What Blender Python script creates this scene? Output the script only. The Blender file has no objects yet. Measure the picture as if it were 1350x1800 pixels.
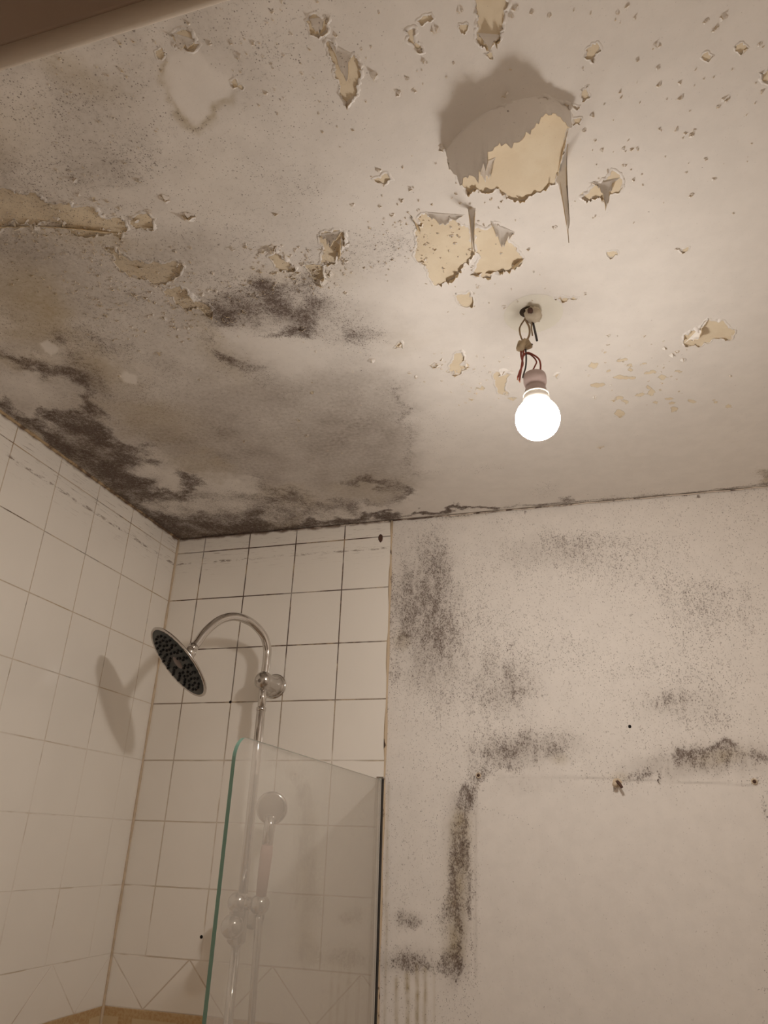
import bpy, bmesh, math, random
import numpy as np
from mathutils import Vector, Matrix
random.seed(7)
# ------------------------------------------------------------------ camera, world, exposure
FPX = 1272.568
R = np.array([[0.959808, 0.278962, 0.030803], [-0.090128, 0.410304, -0.907484], [-0.265792, 0.868234, 0.418955]])
CP = np.array([1.20966551, -1.79815815, 1.559367])
sc = bpy.context.scene
cam = bpy.data.cameras.new('camera'); cam.sensor_fit = 'HORIZONTAL'; cam.sensor_width = 36
cam.lens = FPX / 1350 * 36; cam.clip_start = .02
co = bpy.data.objects.new('camera', cam); sc.collection.objects.link(co); sc.camera = co
m = Matrix.Identity(4)
for i in range(3):
    m[i][0] = R[0][i]; m[i][1] = -R[1][i]; m[i][2] = -R[2][i]; m[i][3] = CP[i]
co.matrix_world = m
w = bpy.data.worlds.new('world'); sc.world = w; w.use_nodes = True
w.node_tree.nodes['Background'].inputs[0].default_value = (.9, .8, .7, 1)
w.node_tree.nodes['Background'].inputs[1].default_value = .02
sc.view_settings.view_transform = 'Standard'; sc.view_settings.look = 'None'
sc.view_settings.exposure = 1.44; sc.view_settings.gamma = 1.0
sc.view_settings.use_curve_mapping = False
sc.cycles.diffuse_bounces = 10; sc.cycles.max_bounces = 14
BULB_STRENGTH = 138.0
BULB_COL = (1.0, .915, .83, 1)
BX, BY, BZ = 1.1517, -.7942, 2.182
HC = 2.4                       # ceiling height
XR, YF = 1.90, -1.575          # right wall, inner face of the front wall
TX = .681                      # edge of the tiled part of the back wall

def ray(x, y): return R.T @ np.array([(x - 675) / FPX, (y - 900) / FPX, 1.0])
def on(x, y, ax, v):
    d = ray(x, y); return CP + d * (v - CP[ax]) / d[ax]
def onc(x, y): return on(x, y, 2, HC)
def to_px(X):
    c = (np.asarray(X) - CP) @ R.T
    z = np.maximum(c[:, 2], .02)
    return 675 + FPX * c[:, 0] / z, 900 + FPX * c[:, 1] / z

# ------------------------------------------------------------------ helpers
col = sc.collection
def tag(o, label=None, cat=None, group=None, kind=None):
    if label: o['label'] = label
    if cat: o['category'] = cat
    if group: o['group'] = group
    if kind: o['kind'] = kind
    return o
def empty(name, loc, label=None, cat=None, group=None):
    o = bpy.data.objects.new(name, None); o.location = loc; o.empty_display_size = .02; col.objects.link(o)
    return tag(o, label, cat, group)
def link(name, me, mats, parent=None, smooth=True):
    for mt in (mats if isinstance(mats, (list, tuple)) else [mats]): me.materials.append(mt)
    if smooth:
        me.polygons.foreach_set('use_smooth', [True] * len(me.polygons))
    o = bpy.data.objects.new(name, me); col.objects.link(o)
    if parent:
        o.parent = parent
        o.matrix_parent_inverse = Matrix.Translation(-Vector(ploc(parent)))
    return o
def ploc(o):
    v = Vector(o.location)
    return v
def obj(name, bm, mats, parent=None, smooth=True):
    bmesh.ops.recalc_face_normals(bm, faces=bm.faces)
    me = bpy.data.meshes.new(name); bm.to_mesh(me); bm.free()
    return link(name, me, mats, parent, smooth)
def box(bm, lo, hi, bev=0, seg=2):
    r = bmesh.ops.create_cube(bm, size=1)
    vs = r['verts']
    for v in vs:
        v.co = Vector([(lo[i] + hi[i]) / 2 + v.co[i] * (hi[i] - lo[i]) for i in range(3)])
    if bev:
        es = list({e for v in vs for e in v.link_edges})
        bmesh.ops.bevel(bm, geom=es, offset=bev, segments=seg, affect='EDGES', profile=.5)
    return bm
def boxobj(name, lo, hi, mat, parent=None, bev=0, seg=2):
    bm = bmesh.new(); box(bm, lo, hi, bev, seg)
    return obj(name, bm, mat, parent, smooth=False)
def tube(bm, pts, r, n=14, cap=True):
    pts = [Vector(p) for p in pts]
    rs = r if isinstance(r, (list, tuple)) else [r] * len(pts)
    t = (pts[1] - pts[0]).normalized()
    u = t.orthogonal().normalized()
    rings = []
    for i, p in enumerate(pts):
        a = pts[max(i - 1, 0)]; b = pts[min(i + 1, len(pts) - 1)]
        t2 = (b - a).normalized()
        u = (u - t2 * u.dot(t2)).normalized(); v = t2.cross(u)
        rings.append([bm.verts.new(p + (u * math.cos(k * 2 * math.pi / n) + v * math.sin(k * 2 * math.pi / n)) * rs[i]) for k in range(n)])
    for a, b in zip(rings, rings[1:]):
        for k in range(n): bm.faces.new((a[k], a[(k + 1) % n], b[(k + 1) % n], b[k]))
    if cap:
        bm.faces.new(rings[0][::-1]); bm.faces.new(rings[-1])
    return bm
def lathe(bm, prof, base, axis, n=40):
    ax = Vector(axis).normalized(); u = ax.orthogonal().normalized(); v = ax.cross(u); base = Vector(base)
    rings = []
    for (r, h) in prof:
        if r < 1e-6: rings.append([bm.verts.new(base + ax * h)])
        else: rings.append([bm.verts.new(base + ax * h + (u * math.cos(k * 2 * math.pi / n) + v * math.sin(k * 2 * math.pi / n)) * r) for k in range(n)])
    for a, b in zip(rings, rings[1:]):
        for k in range(n):
            k2 = (k + 1) % n
            if len(a) == 1 and len(b) == 1: continue
            if len(a) == 1: bm.faces.new((a[0], b[k], b[k2]))
            elif len(b) == 1: bm.faces.new((a[k], a[k2], b[0]))
            else: bm.faces.new((a[k], a[k2], b[k2], b[k]))
    return bm
def spline(pts, n=8):
    P = [Vector(p) for p in pts]; P = [P[0] * 2 - P[1]] + P + [P[-1] * 2 - P[-2]]
    out = []
    for i in range(1, len(P) - 2):
        for k in range(n):
            t = k / n; a, b, c, d = P[i - 1], P[i], P[i + 1], P[i + 2]
            out.append(.5 * ((2 * b) + (c - a) * t + (2 * a - 5 * b + 4 * c - d) * t * t + (3 * b - a - 3 * c + d) * t ** 3))
    out.append(P[-2]); return out

# ------------------------------------------------------------------ numpy noise
rng = np.random.default_rng(3)
TAB = rng.random((256, 256))
def vnoise(x, y):
    xi = np.floor(x).astype(int); yi = np.floor(y).astype(int); fx = x - xi; fy = y - yi
    fx = fx * fx * (3 - 2 * fx); fy = fy * fy * (3 - 2 * fy)
    g = lambda a, b: TAB[a % 256, b % 256]
    return (g(xi, yi) * (1 - fx) + g(xi + 1, yi) * fx) * (1 - fy) + (g(xi, yi + 1) * (1 - fx) + g(xi + 1, yi + 1) * fx) * fy
def fbm(x, y, o=4):
    s = 0; a = .5; t = 0
    for i in range(o):
        s = s + a * vnoise(x * 2 ** i + 17.3 * i, y * 2 ** i + 5.1 * i); t += a; a *= .5
    return s / t
def seg_dist(px, py, pts):
    d = np.full(px.shape, 1e9)
    for (x0, y0), (x1, y1) in zip(pts, pts[1:]):
        dx, dy = x1 - x0, y1 - y0; L = dx * dx + dy * dy + 1e-9
        t = np.clip(((px - x0) * dx + (py - y0) * dy) / L, 0, 1)
        d = np.minimum(d, np.hypot(px - x0 - t * dx, py - y0 - t * dy))
    return d
def inside(px, py, poly):
    c = np.zeros(px.shape, bool); n = len(poly)
    for i in range(n):
        x0, y0 = poly[i]; x1, y1 = poly[(i + 1) % n]
        if y0 == y1: continue
        k = ((y0 > py) != (y1 > py)) & (px < (x1 - x0) * (py - y0) / (y1 - y0) + x0)
        c ^= k
    return c
def sdf(px, py, poly):
    d = seg_dist(px, py, poly + [poly[0]])
    return np.where(inside(px, py, poly), d, -d)
def paint(px, py, strokes):
    """strokes: (points or [(x,y)], width, amount) or ('e', x, y, rx, ry, angle, amount)"""
    v = np.zeros(px.shape)
    for s in strokes:
        if s[0] == 'e':
            _, x, y, rx, ry, an, am = s
            c, q = math.cos(math.radians(an)), math.sin(math.radians(an))
            X = ((px - x) * c + (py - y) * q) / rx; Y = (-(px - x) * q + (py - y) * c) / ry
            k = am * np.exp(-(X * X + Y * Y) ** 1.5)
        elif s[0] == 'p':
            _, poly, soft, am = s
            k = am * np.clip(.5 + sdf(px, py, poly) / soft, 0, 1)
        else:
            pts, wd, am = s
            k = am * np.exp(-(seg_dist(px, py, pts) / wd) ** 2)
        v = 1 - (1 - v) * (1 - np.clip(k, 0, 1))
    return v

# ------------------------------------------------------------------ stain maps of the ceiling (places on it, read off the photograph)
C_DARK = [
 ([(0, 618), (40, 632), (80, 648), (120, 655), (148, 682), (158, 715)], 17, .72),
 ([(82, 725), (110, 735), (150, 748), (180, 775), (215, 800), (258, 818)], 20, .85),
 ([(100, 775), (145, 800), (185, 832), (240, 860)], 24, .95),
 ([(150, 740), (200, 790), (240, 830)], 28, .7),
 ([(0, 706), (40, 738), (85, 765), (120, 790)], 12, .75),
 ([(200, 868), (240, 893), (280, 918), (320, 942)], 9, .9),
 ([(240, 862), (280, 872), (325, 868), (340, 848), (318, 832)], 13, .8),
 ([(215, 870), (232, 885), (245, 892)], 8, .95),
 ([(285, 915), (340, 922), (400, 930), (460, 918)], 15, .85),
 ([(300, 935), (380, 942), (440, 932)], 10, .8),
 ([(190, 790), (240, 788), (285, 786)], 6, .55),
 ([(318, 945), (430, 938), (520, 925), (600, 917), (692, 907)], 5, .95),
 ([(560, 925), (640, 912), (700, 905)], 9, .7),
 ([(700, 906), (790, 900), (840, 888), (872, 893)], 4, .9),
 ([(872, 893), (960, 886), (1060, 878), (1200, 868), (1350, 850)], 2.5, .6),
 ([(450, 845), (500, 870), (560, 885), (640, 888), (700, 882), (722, 870)], 12, .5),
 ([(600, 845), (650, 850), (690, 858), (722, 870)], 11, .55),
 ([(640, 845), (665, 852)], 8, .5),
 ([(690, 690), (710, 730), (718, 780), (712, 830), (690, 842)], 11, .38),
 ([(718, 828), (780, 820), (870, 818)], 6, .28),
 ([(390, 548), (430, 542), (470, 528), (525, 550)], 28, .62),
 ([(385, 538), (400, 548)], 9, .5),
 ([(450, 505), (500, 492), (550, 480)], 20, .6),
 ([(450, 595), (485, 592), (512, 582), (530, 580)], 11, .75),
 ([(395, 635), (430, 652), (465, 658)], 18, .62),
 ([(360, 598), (385, 622), (405, 640)], 8, .4),
 ('e', 590, 570, 80, 46, 20, .42), ('e', 640, 595, 50, 30, 0, .3), ('e', 430, 560, 90, 50, 0, .3), ('e', 100, 560, 140, 90, 20, .2), ('e', 300, 680, 140, 60, 0, .15), ('e', 560, 760, 160, 90, 0, .16), ('e', 330, 470, 200, 60, 0, .16), ('e', 560, 440, 90, 50, 0, .2),
 ('e', 440, 900, 140, 44, 0, .6), ([(100, 600), (140, 628), (172, 660), (186, 700)], 14, .45), ([(300, 640), (350, 600), (400, 560)], 10, .22), ('e', 380, 860, 120, 30, 10, .3), ('e', 250, 640, 90, 30, 20, .2), ('e', 200, 600, 60, 26, 20, .2), ('e', 560, 895, 100, 22, 0, .3),
 ('e', 300, 895, 60, 30, 0, .45),
 ('e', 110, 150, 110, 60, -10, .25), ('e', 190, 240, 110, 110, 0, .25), ('e', 60, 235, 70, 70, 0, .25),
 ('e', 260, 110, 70, 60, 0, .20), ('e', 430, 70, 90, 60, 0, .27), ('e', 520, 120, 80, 60, 0, .2), ('e', 490, 345, 70, 50, 0, .28),
 ('e', 560, 290, 50, 90, 0, .18), ('e', 640, 440, 90, 50, 0, .25), ('e', 700, 430, 60, 40, 0, .22), ('e', 250, 540, 120, 60, 15, .28),
 ('e', 140, 340, 80, 30, 0, .25), ('e', 240, 300, 70, 70, 0, .22), ('e', 350, 400, 60, 40, 0, .15), ('e', 380, 500, 90, 50, 0, .3),
 ('e', 560, 520, 60, 40, 0, .3), ('e', 770, 760, 70, 60, 0, .16), ('e', 660, 700, 80, 60, 0, .16), ('e', 960, 860, 30, 10, 0, .3),
 ('e', 1345, 835, 25, 16, -20, .5), ('e', 1130, 866, 60, 6, -5, .3), ('e', 970, 884, 50, 5, -5, .45),
 ([(286, 140), (322, 208), (346, 222), (372, 210)], 6, .4), ('e', 120, 590, 80, 30, 10, .2), ('e', 800, 650, 60, 25, 0, .15),
]
C_GREY = [
 ('p', [(380, 700), (520, 650), (640, 640), (690, 685), (712, 740), (715, 830), (690, 850), (560, 850), (420, 820), (330, 790)], 70, .42),
 ('e', 640, 790, 110, 60, 20, .35), ('e', 680, 700, 60, 50, 0, .25),
 ('p', [(420, 830), (560, 830), (700, 835), (722, 868), (700, 895), (560, 890), (470, 870)], 25, .35),
 ('e', 240, 740, 160, 60, 15, .45), ('e', 60, 640, 90, 16, 14, .5), ('e', 150, 650, 50, 40, 40, .4), ('e', 90, 440, 130, 40, 10, .3), ('e', 250, 430, 120, 50, 10, .2), ('e', 420, 700, 110, 30, -5, .25), ('e', 380, 790, 140, 50, 12, .4), ('e', 160, 800, 110, 40, 38, .7),
 ('e', 250, 560, 160, 80, 10, .28), ('e', 120, 670, 60, 40, 20, .3), ('e', 320, 660, 110, 50, 0, .3),
 ('e', 160, 190, 110, 80, 20, .28), ('e', 120, 300, 120, 60, 0, .28), ('e', 490, 340, 80, 60, 0, .18), ('e', 470, 440, 200, 60, 0, .12),
 ('e', 450, 545, 120, 40, -5, .38), ('e', 430, 640, 70, 40, 15, .3), ('e', 600, 570, 100, 50, 10, .28),
 ('e', 80, 480, 160, 60, 20, .3), ('e', 310, 930, 140, 20, 4, .4), ('e', 640, 450, 100, 60, 0, .12), ('e', 350, 470, 120, 60, 0, .2),
 ('e', 20, 460, 80, 60, 0, .2), ('e', 260, 110, 100, 60, 0, .16), ('e', 560, 200, 30, 140, 0, .08),
]
C_OCHRE = [
 ('e', 40, 520, 90, 60, 20, .62), ('e', 60, 570, 60, 40, 0, .4), ('e', 170, 630, 60, 25, 35, .5), ('e', 240, 725, 110, 22, 4, .45),
 ('e', 190, 660, 60, 30, 20, .35), ('e', 300, 760, 80, 22, 5, .3),
 ([(30, 745), (90, 790), (150, 835), (190, 860), (240, 900)], 9, .6),
 ([(310, 943), (430, 932), (520, 918)], 10, .45), ('e', 350, 815, 60, 22, 10, .45), ('e', 510, 875, 60, 18, 10, .35), ('e', 130, 125, 90, 26, 30, .35),
 ('e', 10, 230, 60, 60, 0, .25), ('e', 365, 590, 20, 50, -30, .35), ('e', 600, 480, 40, 30, 0, .2), ('e', 160, 415, 120, 25, 8, .35),
 ('e', 20, 630, 60, 14, 10, .5), ('e', 90, 590, 50, 60, -30, .3), ([(284, 110), (288, 145), (305, 180), (322, 205), (346, 222), (368, 212), (384, 188), (405, 175)], 9, .75),
 ('e', 400, 640, 50, 30, 40, .25), ('e', 640, 860, 80, 25, 0, .25), ('e', 1348, 838, 14, 12, 0, .6), ('e', 500, 480, 80, 20, 0, .25),
 ('e', 380, 320, 60, 80, 0, .1), ('e', 710, 600, 60, 20, 0, .12),
]
C_CLEAN = [
 ('p', [(292, 105), (320, 92), (352, 92), (372, 118), (398, 132), (412, 152), (400, 170), (376, 182), (362, 208), (344, 216), (322, 202), (300, 172), (284, 140)], 8, .97),
 ('p', [(70, 608), (84, 600), (100, 608), (104, 620), (90, 625), (78, 618)], 3, 1),
 ('p', [(208, 660), (225, 655), (240, 660), (238, 674), (225, 672)], 3, 1),
 ('e', 470, 615, 70, 22, 5, .75), ('e', 420, 590, 40, 20, 0, .6), ('e', 40, 680, 70, 28, 10, .5), ('e', 260, 828, 40, 12, 10, .7), ('e', 400, 855, 60, 18, 0, .4),
 ('e', 300, 845, 22, 8, 0, .5), ('e', 360, 890, 100, 12, 0, .4), ('e', 680, 895, 50, 5, 0, .4),
 ('e', 520, 640, 90, 14, -14, .4), ('e', 210, 340, 60, 14, 0, .4),
]
# exposed cream undercoat
C_PEEL = [
 [(826, -30), (880, -30), (884, 40), (878, 66), (862, 78), (846, 79), (838, 64), (842, 30)],
 [(538, 36), (552, 24), (566, 32), (578, 30), (577, 50), (560, 64), (546, 60)],
 [(575, 70), (590, 88), (612, 106), (622, 95), (634, 128), (626, 150), (628, 165), (610, 184), (602, 172), (600, 150), (588, 132), (584, 105)],
 [(298, 62), (308, 54), (320, 50), (338, 62), (351, 78), (340, 87), (320, 80), (306, 84)],
 [(272, 92), (284, 84), (290, 92), (284, 104), (276, 102)],
 [(404, 142), (414, 138), (428, 152), (426, 158), (410, 154)],
 [(-20, 322), (40, 342), (90, 356), (160, 362), (212, 382), (224, 402), (212, 420), (170, 410), (120, 402), (60, 396), (-20, 402)],
 [(228, 388), (250, 374), (272, 384), (270, 400), (240, 402)],
 [(182, 434), (212, 446), (232, 458), (262, 462), (292, 462), (322, 462), (314, 482), (262, 494), (226, 486), (204, 466)],
 [(288, 510), (310, 503), (340, 522), (378, 546), (370, 562), (330, 546)],
 [(560, 414), (588, 402), (606, 408), (598, 440), (590, 462), (562, 462)],
 [(536, 462), (568, 464), (570, 482), (562, 500), (546, 488)],
 [(470, 450), (500, 452), (520, 470), (490, 476)],
 # the large central hole
 [(786, 262), (812, 238), (850, 205), (900, 182), (950, 172), (1000, 184), (996, 232), (986, 282), (977, 322), (964, 320), (958, 331), (938, 338), (914, 350), (890, 348), (872, 330), (850, 338), (838, 328), (822, 340), (812, 318), (800, 296)],
 # the hole left of it, nearer the lamp
 [(734, 384), (748, 374), (770, 378), (796, 384), (822, 398), (832, 440), (816, 462), (806, 478), (788, 490), (764, 502), (754, 478), (740, 462), (728, 440), (730, 412)],
 [(838, 396), (862, 398), (876, 392), (888, 412), (902, 430), (920, 456), (902, 472), (870, 478), (850, 488), (832, 478), (834, 440)],
 [(1022, 345), (1044, 326), (1066, 314), (1076, 298), (1094, 318), (1088, 338), (1062, 344), (1040, 352)],
 [(1203, 588), (1222, 578), (1244, 560), (1292, 577), (1280, 598), (1240, 603), (1206, 608)],
 [(1034, 84), (1050, 74), (1056, 84), (1044, 108), (1028, 100)], [(1022, 158), (1034, 150), (1036, 172), (1024, 176)], [(1004, 182), (1020, 186), (1014, 194)], [(1006, 208), (1022, 206), (1020, 220), (1006, 218)],
 [(1232, 100), (1244, 90), (1254, 98), (1246, 108)], [(1292, 82), (1306, 74), (1316, 84), (1302, 96)], [(1338, 128), (1356, 118), (1356, 146), (1340, 142)],
 [(714, 54), (728, 48), (728, 66), (744, 90), (730, 84), (716, 70)], [(732, 36), (758, 24), (762, 32), (744, 42)], [(806, 42), (820, 40), (818, 58), (808, 54)], [(852, 94), (864, 90), (866, 102)],
 [(790, 640), (812, 616), (820, 646), (806, 658), (786, 654)], [(866, 660), (884, 650), (902, 656), (890, 672), (894, 694), (876, 692), (870, 676)], [(796, 516), (826, 512), (832, 528), (820, 540), (806, 532)],
 [(655, 315), (676, 304), (690, 316), (672, 324)], [(692, 612), (706, 600), (708, 612)], [(975, 524), (1016, 522), (1014, 526), (990, 530)],
 [(1066, 442), (1084, 440), (1086, 448), (1070, 452)], [(1186, 438), (1212, 434), (1200, 443)], [(972, 660), (984, 655), (980, 666)],
]
def fractal(poly, seed, amt=.30, mn=4.0):
    r = random.Random(seed); out = []
    def sub(a, b):
        L = math.hypot(b[0] - a[0], b[1] - a[1])
        if L < mn: out.append(a); return
        t = r.uniform(.35, .65); o = r.uniform(-amt, amt) * L ** .9
        m_ = (a[0] + (b[0] - a[0]) * t - (b[1] - a[1]) / L * o, a[1] + (b[1] - a[1]) * t + (b[0] - a[0]) / L * o)
        sub(a, m_); sub(m_, b)
    for i in range(len(poly)): sub(poly[i], poly[(i + 1) % len(poly)])
    return out
C_PEEL = [fractal(q_, 40 + i) for i, q_ in enumerate(C_PEEL)]
C_HOLES_MINI = []
rr = random.Random(11)
for cx, cy, a, b in [(1042, 642, 10, 6), (1050, 678, 18, 5), (1096, 664, 20, 4), (1094, 632, 10, 4), (1108, 642, 8, 3), (1146, 655, 16, 4), (1165, 662, 9, 4), (1182, 700, 12, 3), (1185, 720, 8, 4), (1125, 695, 9, 3), (1145, 690, 6, 6), (1152, 707, 6, 3),
                     (1090, 726, 10, 6), (1100, 705, 5, 4), (1090, 700, 8, 4), (1182, 710, 6, 3), (1218, 706, 7, 2.5), (1258, 706, 5, 2), (1280, 714, 8, 3), (1068, 652, 4, 4), (1110, 650, 7, 3), (1200, 692, 7, 1.5), (900, 700, 8, 2), (845, 682, 6, 3), (1130, 640, 5, 2), (1195, 652, 8, 2.5), (1060, 620, 4, 2), (1140, 680, 5, 2), (1160, 684, 4, 2), (1165, 672, 3, 2)]:
    n = 9
    C_HOLES_MINI.append([(cx + a * rr.uniform(.6, 1.25) * math.cos(2 * math.pi * k / n), cy + b * rr.uniform(.5, 1.35) * math.sin(2 * math.pi * k / n)) for k in range(n)])
# small burst blisters: x, y, size in picture points
C_SPOTS = [(480, 440, 14), (502, 452, 12), (566, 497, 12), (604, 428, 12), (578, 482, 11), (236, 384, 12), (258, 396, 12), (212, 442, 11), (246, 466, 10), (60, 400, 11), (110, 392, 10), (330, 380, 13), (290, 350, 12), (655, 136, 11), (820, 640, 13), (880, 655, 13), (765, 642, 11), (800, 655, 10), (840, 480, 16), (862, 476, 12), (450, 520, 10), (30, 395, 12), (495, 5, 6), (478, 22, 4), (558, 2, 4), (330, 40, 5), (212, 75, 5), (235, 72, 4), (367, 75, 6), (445, 75, 5), (405, 75, 5), (420, 100, 6), (215, 122, 5), (105, 103, 4), (275, 75, 4), (466, 163, 5), (652, 132, 8), (590, 62, 4),
 (512, 60, 4), (130, 55, 3), (620, 228, 3), (810, 20, 7), (765, 55, 8), (905, 15, 7), (898, 30, 6), (965, 28, 5), (935, 22, 5), (700, 165, 8), (715, 140, 6), (728, 160, 5), (888, 165, 8), (898, 120, 5), (746, 108, 5), (778, 262, 9),
 (1100, 10, 6), (1118, 32, 5), (1085, 24, 4), (1240, 38, 6), (1272, 32, 8), (1255, 50, 7), (1335, 78, 4), (1155, 80, 7), (1120, 105, 5), (1157, 120, 5), (1158, 148, 5), (1197, 145, 6), (1090, 160, 5), (1195, 172, 6), (1275, 175, 8), (1262, 188, 5), (1338, 162, 4),
 (1043, 202, 6), (1028, 230, 5), (1185, 228, 6), (1218, 234, 8), (1205, 234, 4), (1160, 225, 4), (1060, 265, 6), (1098, 262, 5), (1110, 262, 4), (1120, 262, 4), (1255, 315, 5), (1215, 343, 5), (1130, 325, 3), (1115, 316, 4), (1240, 280, 4),
 (245, 318, 7), (165, 350, 6), (290, 348, 9), (330, 380, 10), (128, 315, 7), (100, 300, 5), (137, 342, 5), (262, 372, 7), (100, 385, 7), (65, 395, 6), (45, 385, 6), (175, 215, 4), (218, 285, 4), (240, 315, 4), (432, 430, 5), (408, 438, 6), (485, 375, 6), (485, 440, 10), (460, 442, 7), (600, 430, 7), (606, 458, 7), (515, 470, 8), (560, 495, 8), (575, 480, 8),
 (235, 517, 7), (255, 523, 6), (190, 555, 6), (210, 535, 5), (165, 525, 5), (290, 560, 7), (305, 572, 6), (310, 578, 5), (282, 620, 8), (245, 617, 4), (320, 600, 4), (352, 668, 4), (210, 660, 4), (550, 690, 7), (525, 738, 4), (540, 765, 4), (430, 775, 4),
 (530, 578, 7), (700, 606, 8), (655, 635, 8), (730, 662, 6), (720, 655, 4), (830, 700, 6), (770, 640, 5), (775, 632, 5), (840, 505, 5), (880, 480, 8), (905, 466, 8), (840, 480, 8), (930, 438, 5), (975, 400, 5), (885, 540, 5), (1183, 625, 9), (1200, 633, 6), (1170, 612, 6), (1190, 618, 5), (1130, 590, 5), (1070, 590, 4), (1068, 605, 4),
 (1285, 660, 4), (1045, 698, 5), (1078, 702, 6), (1056, 784, 7), (1090, 732, 5), (1028, 516, 4), (620, 360, 5), (705, 352, 6), (720, 332, 6), (665, 300, 6), (690, 378, 5), (740, 395, 6), (745, 458, 6), (765, 438, 4), (795, 415, 6), (800, 428, 4),
 (650, 400, 4), (640, 470, 4), (690, 455, 4), (380, 512, 4), (430, 500, 5), (355, 518, 6), (345, 540, 5), (590, 500, 5)]

def ceiling_values(X, flake=False):
    px, py = to_px(X)
    wx = (fbm(X[:, 0] * 22, X[:, 1] * 22, 4) - .5); wy = (fbm(X[:, 0] * 22 + 40, X[:, 1] * 22 + 9, 4) - .5)
    wx2 = (fbm(X[:, 0] * 90, X[:, 1] * 90, 3) - .5); wy2 = (fbm(X[:, 0] * 90 + 40, X[:, 1] * 90 + 9, 3) - .5)
    edge = np.clip(-X[:, 1] / .05, 0, 1) * np.clip(X[:, 0] / .05, 0, 1)
    ax, ay = px + (wx * 46 + wx2 * 14) * edge, py + (wy * 36 + wy2 * 12) * edge
    bx, by = px + wx2 * 7, py + wy2 * 7
    clean = paint(px + wx * 14 + wx2 * 6, py + wy * 14 + wy2 * 6, C_CLEAN)
    mod = .55 + .9 * fbm(X[:, 0] * 30 + 3, X[:, 1] * 30, 4)
    left_ = np.clip((760 - px) / 420, 0, 1) * .27 + .03
    dark = np.clip(np.maximum(paint(ax, ay, C_DARK) * mod, left_ * (.4 + 1.2 * fbm(X[:, 0] * 12, X[:, 1] * 12 + 3, 3))), 0, 1) * (1 - clean * .93)
    grey = np.clip(paint(ax, ay, C_GREY) * (.6 + .8 * fbm(X[:, 0] * 16, X[:, 1] * 16 + 7, 4)), 0, 1) * (1 - clean * .95)
    grey = np.maximum(grey, np.clip((700 - px) / 500, 0, 1) * .42 * np.clip(fbm(X[:, 0] * 13 + 8, X[:, 1] * 13 + 2, 5) * 2.2 - .6, 0, 1) * (1 - clean))
    ochre = np.clip(paint(ax, ay, C_OCHRE) * (.5 + 1. * fbm(X[:, 0] * 18 + 20, X[:, 1] * 18 + 7, 4)), 0, 1) * (1 - clean * .8)
    peel = np.full(px.shape, -40.)
    if not flake:
        for poly in C_PEEL + C_HOLES_MINI:
            xs = [p[0] for p in poly]; ys = [p[1] for p in poly]
            k = (px > min(xs) - 30) & (px < max(xs) + 30) & (py > min(ys) - 30) & (py < max(ys) + 30)
            if k.any(): peel[k] = np.maximum(peel[k], sdf(bx[k], by[k], poly))
        for (x, y, s) in C_SPOTS:
            k = (abs(px - x) < 30) & (abs(py - y) < 30)
            if k.any(): peel[k] = np.maximum(peel[k], s * .30 - np.hypot(bx[k] - x, (by[k] - y) * 1.3))
    return dict(dark=dark, grey=grey, ochre=ochre, peel=np.clip(peel / 20, -1, 1))

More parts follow.
